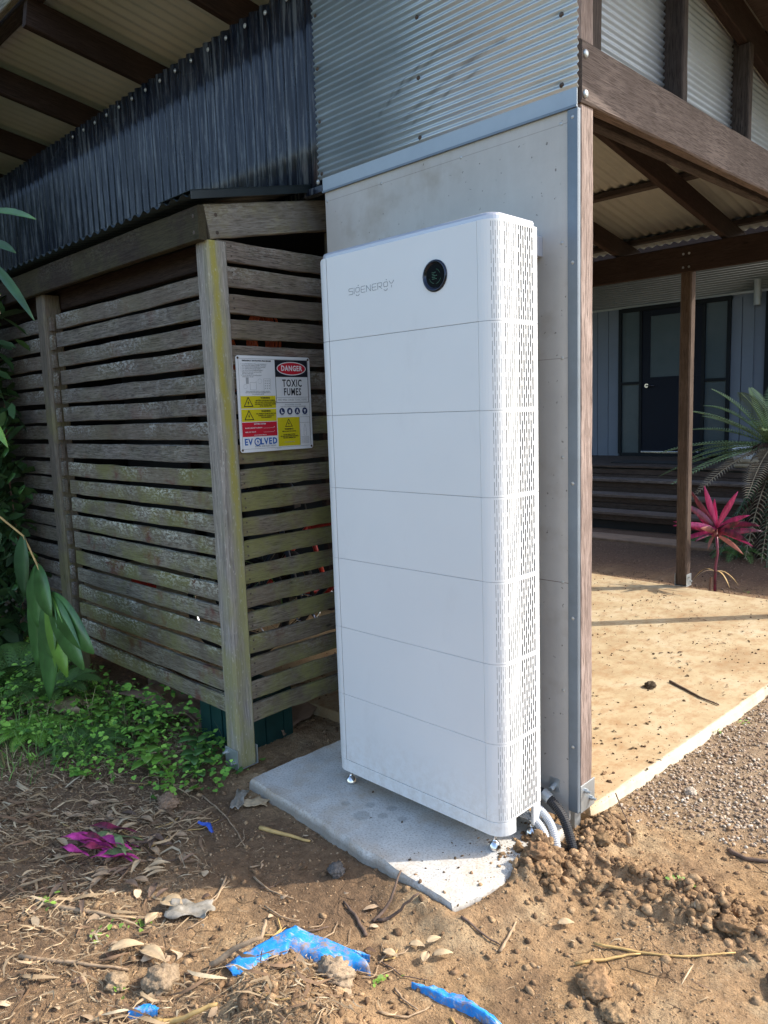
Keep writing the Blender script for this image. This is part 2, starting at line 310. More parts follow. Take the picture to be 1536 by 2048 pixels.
for k, c in dict(s_white=(.72, .73, .74), s_black=(.012, .014, .022), s_red=(.52, .012, .03), s_yellow=(.62, .52, .01), s_blue=(.01, .10, .38), s_navy=(.02, .035, .11), s_grey=(.35, .36, .37)).items():
    mt[k] = plain('sign_' + k[2:], c, .5, 0, .04, 3, spec=.3)

# ------------------------------------------------------------------ object helpers
MWD = {}
def link(o, parent=None, mw=None):
    COL.objects.link(o); mw = mw or Matrix.Identity(4)
    MWD[o.name] = mw
    if parent is not None:
        o.parent = parent; o.matrix_parent_inverse = MWD[parent.name].inverted(); o.matrix_basis = mw
    else: o.matrix_basis = mw
    return o
def thing(name, label, cat, loc, group=None):
    o = bpy.data.objects.new(name, None); o.empty_display_size = .05
    link(o, None, Matrix.Translation(loc)); o['label'] = label; o['category'] = cat
    if group: o['group'] = group
    return o
def tag(o, label=None, cat=None, group=None, kind=None):
    if label: o['label'] = label
    if cat: o['category'] = cat
    if group: o['group'] = group
    if kind: o['kind'] = kind
    return o
class MB:
    def __init__(s): s.v = []; s.f = []
    def add(s, vs, fs, M=None):
        b = len(s.v)
        s.v += [tuple(M @ Vector(p)) for p in vs] if M is not None else [tuple(p) for p in vs]
        s.f += [tuple(b + i for i in f) for f in fs]; return s
    def box(s, a, b, M=None):
        x0, y0, z0 = a; x1, y1, z1 = b
        return s.add([(x0, y0, z0), (x1, y0, z0), (x1, y1, z0), (x0, y1, z0), (x0, y0, z1), (x1, y0, z1), (x1, y1, z1), (x0, y1, z1)],
                     [(3, 2, 1, 0), (4, 5, 6, 7), (0, 1, 5, 4), (1, 2, 6, 5), (2, 3, 7, 6), (3, 0, 4, 7)], M)
    def tube(s, pts, r, n=8, cap=True):
        pts = [Vector(p) for p in pts]; m = len(pts); rs = r if isinstance(r, (list, tuple)) else [r] * m
        vs = []; up = None
        for i, p in enumerate(pts):
            t = (pts[min(i + 1, m - 1)] - pts[max(i - 1, 0)]).normalized()
            if up is None: up = t.orthogonal().normalized()
            up = (up - t * up.dot(t)).normalized(); sd_ = t.cross(up)
            for k in range(n):
                a = 2 * math.pi * k / n; vs.append(p + (up * math.cos(a) + sd_ * math.sin(a)) * rs[i])
        fs = [(i * n + k, i * n + (k + 1) % n, (i + 1) * n + (k + 1) % n, (i + 1) * n + k) for i in range(m - 1) for k in range(n)]
        if cap: fs += [tuple(range(n - 1, -1, -1)), tuple((m - 1) * n + k for k in range(n))]
        return s.add(vs, fs)
    def lathe(s, prof, n=20, M=None):
        vs = [(r * math.cos(2 * math.pi * k / n), r * math.sin(2 * math.pi * k / n), z) for r, z in prof for k in range(n)]
        m = len(prof); fs = [(i * n + k, i * n + (k + 1) % n, (i + 1) * n + (k + 1) % n, (i + 1) * n + k) for i in range(m - 1) for k in range(n)]
        fs += [tuple(range(n - 1, -1, -1)), tuple((m - 1) * n + k for k in range(n))]
        return s.add(vs, fs, M)
    def prism(s, poly, z0, z1, M=None):
        n = len(poly)
        vs = [(x, y, z0) for x, y in poly] + [(x, y, z1) for x, y in poly]
        return s.add(vs, [tuple(range(n - 1, -1, -1)), tuple(range(n, 2 * n))] + [(i, (i + 1) % n, n + (i + 1) % n, n + i) for i in range(n)], M)
    def ob(s, name, m, parent=None, mw=None, smooth=False, bevel=0, solid=0, world=True):
        me = bpy.data.meshes.new(name)
        mw = mw or (MWD[parent.name] if (parent is not None and world) else Matrix.Identity(4))
        if world:
            inv = mw.inverted(); me.from_pydata([tuple(inv @ Vector(p)) for p in s.v], [], s.f)
        else: me.from_pydata(s.v, [], s.f)
        me.materials.append(mt[m] if isinstance(m, str) else m); me.update()
        if smooth: me.polygons.foreach_set('use_smooth', [True] * len(me.polygons))
        o = bpy.data.objects.new(name, me); link(o, parent, mw)
        if solid: k = o.modifiers.new('solid', 'SOLIDIFY'); k.thickness = solid; k.offset = 0
        if bevel: k = o.modifiers.new('bevel', 'BEVEL'); k.width = bevel; k.segments = 2; k.limit_method = 'ANGLE'
        return o
def struct(o): o['kind'] = 'structure'; return o
def np_mesh(name, V, F, m, C=None, smooth=False, parent=None, kind=None):
    me = bpy.data.meshes.new(name); nv, nf, k = len(V), len(F), F.shape[1]
    me.vertices.add(nv); me.vertices.foreach_set('co', V.astype(np.float32).ravel())
    me.loops.add(nf * k); me.loops.foreach_set('vertex_index', F.astype(np.int32).ravel())
    me.polygons.add(nf); me.polygons.foreach_set('loop_start', np.arange(0, nf * k, k, dtype=np.int32))
    me.polygons.foreach_set('loop_total', np.full(nf, k, np.int32))
    if smooth: me.polygons.foreach_set('use_smooth', np.ones(nf, bool))
    me.update(calc_edges=True)
    if C is not None:
        a = me.color_attributes.new('Col', 'FLOAT_COLOR', 'POINT'); a.data.foreach_set('color', np.c_[C, np.ones(nv)].astype(np.float32).ravel())
    me.materials.append(mt[m]); o = bpy.data.objects.new(name, me); link(o, parent, None)
    if kind: o['kind'] = kind
    return o
def axes(X, Z, p):            # frame whose X axis runs along X, Z near Z
    X = Vector(X).normalized(); Y = Vector(Z).cross(X).normalized(); Z = X.cross(Y)
    return Matrix(((X.x, Y.x, Z.x, p[0]), (X.y, Y.y, Z.y, p[1]), (X.z, Y.z, Z.z, p[2]), (0, 0, 0, 1)))
def board_mesh(name, L, w, t, m, seed=0, segs=7, wob=.0015, bow=.003):
    r = random.Random(seed); c = min(w, t) * .12; vs = []; b1, b2 = r.uniform(-bow, bow), r.uniform(-bow, bow)
    for i in range(segs + 1):
        x = L * i / segs; s_ = math.sin(math.pi * i / segs)
        for (y, z) in ((-t / 2 + c, -w / 2), (t / 2 - c, -w / 2), (t / 2, -w / 2 + c), (t / 2, w / 2 - c), (t / 2 - c, w / 2), (-t / 2 + c, w / 2), (-t / 2, w / 2 - c), (-t / 2, -w / 2 + c)):
            vs.append((x, y + b1 * s_ + r.uniform(-wob, wob) * .5, z + b2 * s_ + r.uniform(-wob, wob)))
    n = 8; fs = [(i * n + k, i * n + (k + 1) % n, (i + 1) * n + (k + 1) % n, (i + 1) * n + k) for i in range(segs) for k in range(n)]
    fs += [tuple(range(7, -1, -1)), tuple(segs * n + k for k in range(n))]
    fs = [tuple(reversed(f)) for f in fs]
    me = bpy.data.meshes.new(name); me.from_pydata(vs, [], fs); me.materials.append(mt[m]); return me
def board(name, L, w, t, m, X, p, parent, Z=(0, 0, 1), seed=0, me=None, **k):
    me = me or board_mesh(name, L, w, t, m, seed, **k)
    return link(bpy.data.objects.new(name, me), parent, axes(X, Z, p))
def text_mb(txt, size, thick=.0, ext=.0006, align='CENTER', wide=1.):
    cu_ = bpy.data.curves.new('lettering', 'FONT'); cu_.body = txt; cu_.size = size; cu_.align_x = align; cu_.align_y = 'CENTER'; cu_.offset = thick; cu_.space_character = 1.0 + thick * 160; cu_.extrude = ext; cu_.resolution_u = 2
    o = bpy.data.objects.new('lettering_tmp', cu_); COL.objects.link(o); dg = bpy.context.evaluated_depsgraph_get(); dg.update()
    me = bpy.data.meshes.new_from_object(o.evaluated_get(dg)); mb = MB()
    mb.add([(v.co.x * wide, v.co.y, v.co.z) for v in me.vertices], [tuple(p.vertices) for p in me.polygons])
    bpy.data.objects.remove(o); bpy.data.meshes.remove(me); return mb
def screw_mb(mb, p, nrm, r=.006, h=.004, n=8, washer=0):
    q = Vector(nrm).to_track_quat('Z', 'Y').to_matrix().to_4x4(); M = Matrix.Translation(p) @ q
    if washer: mb.lathe([(washer, 0), (washer * .9, h * .35), (r * 1.1, h * .4)], 10, M)
    mb.lathe([(r, 0), (r, h * .7), (r * .6, h)], n, M)

# ------------------------------------------------------------------ noise
PT = RNG.random(4096)
def vnoise(x, y, s=0):
    xi = np.floor(x).astype(np.int64); yi = np.floor(y).astype(np.int64); fx = x - xi; fy = y - yi
    fx = fx * fx * (3 - 2 * fx); fy = fy * fy * (3 - 2 * fy)
    h = lambda a, b: PT[(a * 374761 + b * 668265 + s * 7919 + (a * b) * 31) & 4095]
    return (h(xi, yi) * (1 - fx) + h(xi + 1, yi) * fx) * (1 - fy) + (h(xi, yi + 1) * (1 - fx) + h(xi + 1, yi + 1) * fx) * fy
def fbm(x, y, o=5, s=0, g=.55):
    a = 1; t = 0; w = 0
    for k in range(o):
        t = t + a * vnoise(x, y, s + k * 13); w += a; a *= g; x = x * 2.03 + 5.1; y = y * 2.03 + 9.7
    return t / w - .5
def segd(x, y, pts):
    d = np.full(np.shape(x), 9.)
    for (ax, ay), (bx, by) in zip(pts[:-1], pts[1:]):
        t = np.clip(((x - ax) * (bx - ax) + (y - ay) * (by - ay)) / ((bx - ax) ** 2 + (by - ay) ** 2), 0, 1)
        d = np.minimum(d, np.hypot(x - ax - t * (bx - ax), y - ay - t * (by - ay)))
    return d
sm = lambda t, a, b: (lambda u: u * u * (3 - 2 * u))(np.clip((t - a) / (b - a), 0, 1))
PILE = [(.19, .46), (.19, .18), (.17, .02)]; PILE2 = [(.17, .10), (.40, .17), (.62, .25), (.85, .30), (1.3, .42)]
def pile_w(x, y):
    return np.maximum(np.exp(-(segd(x, y, PILE) / .075) ** 2), .62 * np.exp(-(segd(x, y, PILE2) / .125) ** 2) * (.55 + 1.6 * sm(fbm(x * 6, y * 6, 3, 95), -.12, .15)))
def mound_w(x, y): return np.exp(-(((x - .05) / .26) ** 2 + ((y + .86) / .16) ** 2))
def straw_w(x, y):
    a = sm(-.62 * (x + .28) - (y + .86), -.02, .22); b = sm(-x - 1.12 - .15 * y + fbm(x * 4, y * 4, 3, 91) * .6, .0, .25) * sm(-y, .45, .62)
    return np.clip(np.maximum(a, b) + mound_w(x, y) * .8, 0, 1)
def gravel_w(x, y): return sm(y - .35 - .35 * x + fbm(x * 3, y * 3, 3, 5) * .5, .05, .4) * sm(x, .02, .12) + sm(y, 3.95, 4.05)
def height(x, y):
    h = -.055 + fbm(x * 1.7, y * 1.7, 3, 1) * .022
    p = pile_w(x, y); m = mound_w(x, y); s_ = straw_w(x, y)
    h += p * (.034 + .085 * fbm(x * 16, y * 16, 4, 3)) + m * (.085 + .075 * fbm(x * 11, y * 11, 4, 4))
    h += fbm(x * 26, y * 26, 4, 7, .65) * (.015 + .010 * s_ + .035 * p) + fbm(x * 7, y * 7, 4, 8) * .018
    bl = lambda f, s__: .5 - np.abs(vnoise(x * f + fbm(x * 9, y * 9, 2, s__) * 2, y * f, s__) * 2 - 1)
    rt = sm(x + .5 * y, -.1, .4) * .5 + .15
    h += (bl(19, 71) * .030 + bl(41, 73) * .018) * p + (bl(30, 75) * .006 + bl(13, 77) * .008) * rt * sm(fbm(x * 2.5, y * 2.5, 3, 79), -.06, .12)
    fr_ = np.exp(-(segd(x, y, [(-1.0, -.24), (-.4, -.27), (.12, -.31), (.165, -.10), (.15, .1)]) / .06) ** 2); h += fr_ * (.010 + .037 * sm(x, -.5, .08))
    h += .05 * sm(-x - y * .2, 1.4, 3.0) * sm(-y, -.2, .8)
    ins = (x > -1.02) & (x < .09) & (y > -.19) & (y < .6) | (x > -7) & (x < .06) & (y > .5) & (y < 3.97)
    return np.where(ins, np.minimum(h, -.06), h)

# ================================================================== SETTING: ground, slab, path
def spaced(a, b, core0, core1, step, n_out=26, far=60):
    c = np.arange(core0, core1, step)
    lo = core0 - np.geomspace(step * 1.5, core0 - a, n_out)[::-1]; hi = core1 + np.geomspace(step * .5, b - core1, n_out)
    return np.r_[lo, c, hi]
gx = spaced(-60, 60, -2.1, 1.25, .0068); gy = spaced(-60, 60, -1.55, 1.0, .0068)
GX, GY = np.meshgrid(gx, gy); GZ = height(GX, GY)
GZ = np.where((np.abs(GX) > 8) | (np.abs(GY) > 10), -.06, GZ)
nx, ny = len(gx), len(gy); idx = np.arange(nx * ny).reshape(ny, nx)
F = np.stack([idx[:-1, :-1], idx[:-1, 1:], idx[1:, 1:], idx[1:, :-1]], -1).reshape(-1, 4)
tan = np.array((.385, .25, .135)); brown = np.array((.185, .118, .070)); pale = np.array((.45, .32, .185)); dark = np.array((.12, .078, .05)); ochre = np.array((.385, .245, .125))
def gcol(x, y):
    L = lambda a, b, t: a * (1 - t[..., None]) + b * t[..., None]
    n1 = fbm(x * 2.2, y * 2.2, 5, 21); n2 = fbm(x * 9, y * 9, 5, 22)
    c = L(np.broadcast_to(tan, x.shape + (3,)), pale, sm(n2, -.02, .22)); c = L(c, ochre, sm(n1 + .2 * (x - y) * .3, .0, .2))
    dist = segd(x, y, [(-1.3, -.45), (-.75, -.42), (-.3, -.42)])
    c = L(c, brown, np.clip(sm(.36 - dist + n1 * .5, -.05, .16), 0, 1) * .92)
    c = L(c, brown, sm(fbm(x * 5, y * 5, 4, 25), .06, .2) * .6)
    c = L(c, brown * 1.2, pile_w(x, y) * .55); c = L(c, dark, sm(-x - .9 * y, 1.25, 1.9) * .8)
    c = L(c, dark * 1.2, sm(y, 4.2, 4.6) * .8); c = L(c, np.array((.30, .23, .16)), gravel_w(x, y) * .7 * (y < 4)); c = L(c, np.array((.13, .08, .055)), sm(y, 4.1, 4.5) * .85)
    c = L(c, np.array((.30, .20, .12)), straw_w(x, y) * .35)
    return c
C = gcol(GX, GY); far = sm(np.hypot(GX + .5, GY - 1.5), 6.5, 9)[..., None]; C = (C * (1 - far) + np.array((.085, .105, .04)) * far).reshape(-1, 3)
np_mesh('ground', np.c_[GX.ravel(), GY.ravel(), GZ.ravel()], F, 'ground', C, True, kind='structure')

def slab(name, outline, z0, z1, m, step=.02, jit=.004, rough=.0015, ch=.007):
    pts = []
    for (ax, ay), (bx, by) in zip(outline, outline[1:] + outline[:1]):
        n = max(1, int(math.hypot(bx - ax, by - ay) / step))
        pts += [(ax + (bx - ax) * i / n, ay + (by - ay) * i / n) for i in range(n)]
    A = np.array(pts); d = fbm(A[:, 0] * 9, A[:, 1] * 9, 4, 33) * jit * 4 + fbm(A[:, 0] * 60, A[:, 1] * 60, 2, 35) * jit
    cen = A.mean(0); u = (A - cen); u /= np.linalg.norm(u, axis=1)[:, None]
    mb = MB(); n = len(A); vs = []
    for off, z in ((.012, z0), (.004, z1 - ch * 2.2), (0, z1 - ch), (-ch, z1)):
        P_ = A + u * (d[:, None] + off); vs += [(p[0], p[1], z + (random.uniform(-rough, rough) if z != z1 else 0)) for p in P_]
    fs = [(k * n + i, k * n + (i + 1) % n, (k + 1) * n + (i + 1) % n, (k + 1) * n + i) for k in range(3) for i in range(n)]
    fs.append(tuple(3 * n + i for i in range(n)))
    mb.add(vs, fs); return struct(mb.ob(name, m, smooth=False))
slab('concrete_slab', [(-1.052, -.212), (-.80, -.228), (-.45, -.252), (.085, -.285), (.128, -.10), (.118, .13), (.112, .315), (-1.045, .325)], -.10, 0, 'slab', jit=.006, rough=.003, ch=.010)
slab('path', [(.105, .50), (.112, .577), (.150, 1.3), (.180, 2.186), (.25, 4.0), (-.413, 4.023), (-1.892, 4.088), (-7.5, 4.3), (-7.5, .47)], -.09, -.004, 'path', step=.04, jit=.006)
struct(MB().box((-6, 5.9, -.09), (2.2, 6.25, -.025)).ob('garden_edging', 'card', bevel=.01))

# ================================================================== CARPORT: one building with its parts
car = thing('carport', 'open timber framed carport with corrugated metal walls and pale cement sheet behind the white cabinet', 'carport', (.1, .4, 0))
def corr_h(x0, x1, z0, z1, y, pitch, amp, nper=8, nxs=2):      # ribs run along x
    n = int((z1 - z0) / pitch * nper); mb = MB(); vs = []
    for i in range(n + 1):
        z = z0 + (z1 - z0) * i / n; d = amp * math.cos(2 * math.pi * (z - z0) / pitch)
        for k in range(nxs): vs.append((x0 + (x1 - x0) * k / (nxs - 1), y + d, z))
    fs = [(i * nxs + k, i * nxs + k + 1, (i + 1) * nxs + k + 1, (i + 1) * nxs + k) for i in range(n) for k in range(nxs - 1)]
    return mb.add(vs, fs)
def corr_grid(P, n, m):        # P(i/n, j/m) -> point
    mb = MB(); vs = [P(i / n, j / m) for j in range(m + 1) for i in range(n + 1)]; w = n + 1
    return mb.add(vs, [(j * w + i, j * w + i + 1, (j + 1) * w + i + 1, (j + 1) * w + i) for j in range(m) for i in range(n)])
zb = lambda y: 3.30 - .165 * (y - .3)       # underside of the rafters
Y0 = .33
MB().box((-1.041, Y0, .02), (.1165, Y0 + .009, 2.44)).ob('cement_sheet', 'panel', car)
corr_h(-1.066, .156, 2.452, 3.28, Y0 - .009, .0255, .0052).ob('corrugated_sheet', 'silver', car, smooth=True, solid=.0009)
MB().box((-1.048, Y0 - .006, 2.404), (.151, Y0 - .002, 2.457)).ob('flashing_strip', 'flash', car, bevel=.001)
MB().box((-1.048, Y0 - .010, 2.396), (.151, Y0 - .001, 2.4035)).ob('flashing_lip', 'flash_v', car)
MB().box((.117, Y0 - .006, .06), (.1535, Y0 - .001, 2.395)).box((.1500, Y0 - .001, .06), (.1535, Y0 + .012, 2.395)).ob('corner_flashing', 'flash_v', car, bevel=.0012)
# glossy black vertical sheet
x0, x1 = -5.2, -1.058
nn = int((x1 - x0) / .076 * 10)
bl = corr_grid(lambda u, v: (x0 + (x1 - x0) * u, Y0 + .022 - .0085 * math.cos(2 * math.pi * (x1 - x0) * (1 - u) / .076), 2.435 + v * (3.278 - 2.435)), nn, 4)
bl.ob('black_corrugated_sheet', 'black_metal', car, smooth=True, solid=.0009)
MB().box((-5.2, Y0 + .006, 2.41), (-1.045, Y0 + .045, 2.436)).ob('base_flashing', 'black_metal', car)
def screws(name, pts, nrm, m, r=.0055, washer=0., h=.004):
    for i, p in enumerate(pts):
        mb = MB(); screw_mb(mb, Vector((0, 0, 0)), nrm, r, h, 8, washer)
        if i == 0: o = mb.ob(name, m, car, Matrix.Translation(p), world=False, smooth=True); me = o.data
        else: link(bpy.data.objects.new(name, me), car, Matrix.Translation(p))
screws('roofing_screw', [(-1.058 - .076 * (2 * k + .5), Y0 + .012, 3.235) for k in range(16)] + [(-1.096, Y0 + .012, 2.455)], (0, -1, 0), 'zinc_screw', .0065, .011, .006)
screws('wall_screw', [(x + dx, Y0 - .0135, z) for x, dx in ((-1.041, 0), (-.492, 0), (.102, 0)) for z in (2.471, 2.676, 2.882, 3.085)], (0, -1, 0), 'dark_screw', .0052, .0085, .006)
screws('sheet_screw', [(-1.028, Y0, 2.36), (-.709, Y0, 2.361), (-.313, Y0, 2.36), (.091, Y0, 2.362)] + [(.093, Y0, z) for z in (1.998, 1.632, 1.306, .878, .493)] + [(.125 + .01, Y0 - .006, z) for z in (2.37, 1.93, 1.22, .76, .3)], (0, -1, 0), 'zinc_screw', .0036, .0062, .003)
# corner post, post above, beams, studs
board('post', 2.36, .092, .094, 'wood_corner', (0, 0, 1), (.103, .390, .055), car, Z=(0, 1, 0), seed=3, segs=30, wob=.0016, bow=.002)
wdx = wood('dark_hardwood_framing', (.042, .033, .030), (.125, .100, .090), axis='X', bump=.4); mt['wdx'] = wdx
board('post', .66, .092, .094, 'wood_corner', (0, 0, 1), (.100, .392, 2.605), car, Z=(0, 1, 0), seed=5)
board('stud', .66, .075, .075, 'wdx', (0, 0, 1), (.095, .478, 2.605), car, Z=(0, 1, 0), seed=6)
board('side_beam', 3.86, .182, .045, 'wood_beam', (0, 1, .012), (.1375, .340, 2.505), car, seed=7, segs=24, wob=.002, bow=.0)
board('inner_beam', 3.6, .16, .040, 'wdx', (0, 1, .012), (.050, .440, 2.500), car, seed=8, segs=10)
for k, y in enumerate((1.165, 1.858, 2.551, 3.244, 3.937)):
    zt = zb(y) - 2.60
    board('stud', zt, .046, .086, 'wdx', (0, 0, 1), (.085, y, 2.60), car, Z=(0, 1, 0), seed=10 + k)
for k, (ya, yb) in enumerate(((.50, 1.142), (1.188, 1.835), (1.881, 2.528), (2.574, 3.221), (3.267, 3.914))):
    n = int((3.25 - 2.62) / .0255 * 6)
    def P(u, v, ya=ya, yb=yb):
        y = ya + (yb - ya) * u; z = 2.625 + v * (3.22 - 2.625); return (.052 + .0045 * math.cos(2 * math.pi * z / .0255), y, min(z, zb(y) + .02))
    corr_grid(P, 3, n).ob('side_corrugated_sheet', 'silver_side', car, smooth=True, solid=.0008)
for z in (2.556, 2.438):
    mb = MB(); M = Matrix.Translation((.160, .357 + (.001 if z > 2.5 else 0), z)) @ Vector((1, 0, 0)).to_track_quat('Z', 'Y').to_matrix().to_4x4()
    mb.lathe([(.0135, 0), (.0125, .004), (.009, .007), (.003, .0085)], 16, M).ob('coach_bolt', 'galv', car, smooth=True)
br = MB().box((.150, .345, .052), (.1545, .440, .152)).box((.056, .345, .052), (.150, .440, .0560)).box((.0505, .345, .052), (.055, .440, .152)).box((.09, .37, -.10), (.115, .41, .052)).ob('post_bracket', 'galv', car, bevel=.0012)
for (y, z) in ((.372, .128), (.408, .088)):
    MB().tube([(.1545, y, z), (.1660, y, z)], .0085, 6).tube([(.166, y, z), (.178, y, z)], .0048, 8).ob('bracket_bolt', 'galv', br)
# rear beam, pergola post, other posts
board('rear_beam', 7.6, .20, .045, 'wood_dark', (1, 0, 0), (-7.0, 4.06, 2.562), car, seed=21, segs=10)
def ppost(x, y, h, seed, brk=True):
    board('post', h, .088, .088, 'wdx2', (0, 0, 1), (x, y, .012), car, Z=(0, 1, 0), seed=seed, segs=14, wob=.001, bow=.002)
    if brk:
        b = MB().box((x - .05, y - .049, .0), (x + .05, y + .049, .006)).box((x + .045, y - .046, .006), (x + .0495, y + .046, .10)).box((x - .0495, y - .046, .006), (x - .045, y + .046, .10)).ob('post_bracket', 'galv', car, bevel=.001)
        for q in ((-.015, .075), (.015, .04)): MB().tube([(x + .049, y + q[0], q[1]), (x + .066, y + q[0], q[1])], .009, 6).ob('bracket_bolt', 'galv', b)
mt['wdx2'] = wood('brown_pergola_post', (.060, .042, .034), (.20, .150, .120), axis='X', bump=.5)
ppost(-1.085, 4.09, 2.60, 31); ppost(.165, 3.99, 2.40, 32); ppost(-4.2, 4.09, 2.5, 33); ppost(-6.6, 4.09, 2.5, 34)
for q in ((-1.105, 2.60), (-1.06, 2.60), (-1.105, 2.50), (-1.06, 2.50)): MB().tube([(q[0], 4.046, q[1]), (q[0], 4.034, q[1])], .009, 8).ob('coach_bolt', 'galv', car)
# rafters (slope up towards the camera), purlins, roof
sl = Vector((0, 1, -.165)).normalized(); Lr = (4.45 + .24) / sl.y
rme = board_mesh('rafter', Lr, .145, .045, 'wood_dark', 41, segs=10, wob=.0015, bow=.0)
for k, x in enumerate((.093, -.82, -1.675, -2.53, -3.342, -4.17, -5.0)):
    board('rafter', 0, 0, 0, None, sl, (x, -.24, zb(-.24) + .0735), car, me=rme)
for y in (-.18, .95, 2.15, 3.35, 4.30):
    board('purlin', 7.1, .042, .070, 'wdx', (1, 0, 0), (-6.4, y, zb(y) + .150 + .021), car, seed=50 + int(y * 3), segs=6)
board('fascia_batten', 7.1, .05, .035, 'wood_plate', (1, 0, 0), (-6.4, -.262, zb(-.262) + .150), car, seed=57, segs=6)
pit = .076; nr = int(7.4 / pit * 8)
corr_grid(lambda u, v: (-6.5 + 7.4 * u, -.30 + 4.85 * v, zb(-.30 + 4.85 * v) + .204 + .0085 * math.cos(2 * math.pi * 7.4 * u / pit)), nr, 3).ob('roof_sheet', 'roof_under', car, smooth=True, solid=.001)
board('barge_board', Lr, .20, .03, 'wood_dark', sl, (.62, -.24, zb(-.24) + .10), car, seed=60, segs=8)
for k, y in enumerate((.34, 1.45, 2.55, 3.65)): board('outrigger', .50, .09, .045, 'wood_dark', (1, 0, 0), (.117, y, zb(y) + .085), car, seed=61 + k)
MB().box((.117, -.28, 0), (.605, 4.5, .008), Matrix(((1, 0, 0, 0), (0, 1, 0, 0), (0, -.165, 1, 3.30 + .165 * .3 + .150), (0, 0, 0, 1)))).ob('soffit_lining', 'wdx', car)
# ================================================================== WHITE BATTERY CABINET
cab = thing('battery_cabinet', 'tall white home battery cabinet of seven stacked modules with slotted side', 'battery', (-.34, .11, 0))
WX, XR, RR, DY, XL = .068, .069, .060, .222, -.750
XLs = -.682
def surf(u, inset=0.):                                   # right hand shell: along the front, round the corner, back along the side
    cx, cy = XR - RR, RR; r = RR - inset
    if u < .009: return (u, inset, 0, -1)
    a = (u - .009) / RR
    if a < math.pi / 2: return (cx + r * math.sin(a), cy - r * math.cos(a), math.sin(a), -math.cos(a))
    return (XR - inset, RR + (u - .009 - RR * math.pi / 2), 1, 0)
UEND = .009 + RR * math.pi / 2 + DY - RR
thin_u = [.0479, .0544, .0612, .0681, .0754, .0833, .0918, .102, .1135, .1252, .137, .1495]; wide_u = [.1634, .1755, .1879, .1999, .2123, .2247, .2372]
def vent_shell(zh, thick=.0025):
    """slotted cover of a module of height zh (local z 0..zh); returns (cover mesh, groove mesh)"""
    mb = MB(); us = []; cols = thin_u + wide_u
    half = {u: ((.0007 if u < .085 else .0024) if u in thin_u else .0040) for u in cols}
    z_lo, z_hi = .0006, zh - .0006; pitch = .0535; sl_h = .0425
    def P(u, z, ins=0.): x, y, _, _ = surf(u, ins); return (x, y, z)
    edges = [0.0025] + [(a + b) / 2 for a, b in zip([.041] + cols, cols)] + [(cols[-1] + .0062)]
    # blank part
    b = [0.0025, .009] + [.009 + (edges[1] - .009) * k / 4 for k in range(1, 5)]
    for p, q in zip(b[:-1], b[1:]): mb.add([P(p, z_lo), P(q, z_lo), P(q, z_hi), P(p, z_hi)], [(0, 1, 2, 3)])
    mb.add([P(edges[-1], z_lo), P(UEND, z_lo), P(UEND, z_hi), P(edges[-1], z_hi)], [(0, 1, 2, 3)])
    for p in b[:-1] + [UEND]: pass
    deep = MB(); deep2 = MB()
    for ci, u in enumerate(cols):
        e0, e1 = edges[ci + 1], (edges[ci + 2] if ci + 2 < len(edges) else edges[-1]); w = half[u]; wide = u in wide_u; dp = .0016 if wide else .0012
        off = 0 if ci % 2 == 0 else -pitch / 2
        zs = []; z = z_lo + .006 + off
        while z < z_hi - .008:
            a_, b_ = max(z, z_lo + .006), min(z + sl_h, z_hi - .006)
            if b_ - a_ > .008: zs.append((a_, b_))
            z += pitch
        zc = z_lo
        for k, (a_, b_) in enumerate(zs):
            zn = (b_ + zs[k + 1][0]) / 2 if k + 1 < len(zs) else z_hi
            outer = [(e0, zc), (e1, zc), (e1, (a_ + b_) / 2), (e1, zn), (e0, zn), (e0, (a_ + b_) / 2)]
            hole = [(u - w * .6, a_), (u + w * .6, a_), (u + w, a_ + w), (u + w, b_ - w), (u + w * .6, b_), (u - w * .6, b_), (u - w, b_ - w), (u - w, a_ + w)]
            vs = [P(*p) for p in [(e0, zc), (e1, zc), (e1, zn), (e0, zn)]] + [P(*p) for p in hole] + [P(p[0], p[1], dp) for p in hole]
            h = 4; fs = [(0, 1, h + 1, h + 0), (1, h + 2, h + 1), (1, 2, h + 3, h + 2), (2, h + 4, h + 3), (2, 3, h + 5, h + 4), (3, h + 6, h + 5), (3, 0, h + 7, h + 6), (0, h + 0, h + 7)]
            fs += [(h + i, h + (i + 1) % 8, 12 + (i + 1) % 8, 12 + i) for i in range(8)]
            mb.add(vs, fs)
            tgt = deep if wide else deep2
            tgt.add([P(p[0], p[1], dp) for p in hole], [tuple(range(8))]); zc = zn
    # returned rims (thickness) top and bottom
    ul = [0.0025 + (UEND - .0025) * k / 24 for k in range(25)]
    for za, s_ in ((z_lo, 1), (z_hi, -1)):
        vs = [P(u, za) for u in ul] + [P(u, za, .004) for u in ul]
        mb.add(vs, [(i, i + 1, 26 + i, 25 + i) if s_ > 0 else (i + 1, i, 25 + i, 26 + i) for i in range(24)])
    mb.add([P(.0025, z_lo), P(.0025, z_hi), P(.0025, z_hi, .004), P(.0025, z_lo, .004)], [(0, 1, 2, 3)])
    mb.add([P(UEND, z_lo), P(UEND, z_hi), P(UEND, z_hi, .01), P(UEND, z_lo, .01)], [(3, 2, 1, 0)])
    return mb, deep, deep2
def foot_poly(inset, y1=None):
    y1 = y1 or DY; p = [(XL + inset, y1)]
    for k in range(9):
        a = math.pi / 2 * k / 8; r = RR - inset; p.append((XL + RR - r * math.cos(a), RR - r * math.sin(a)))
    for k in range(9):
        a = math.pi / 2 * k / 8; r = RR - inset; p.append((XR - RR + r * math.sin(a), RR - r * math.cos(a)))
    return p + [(XR - inset, y1)]
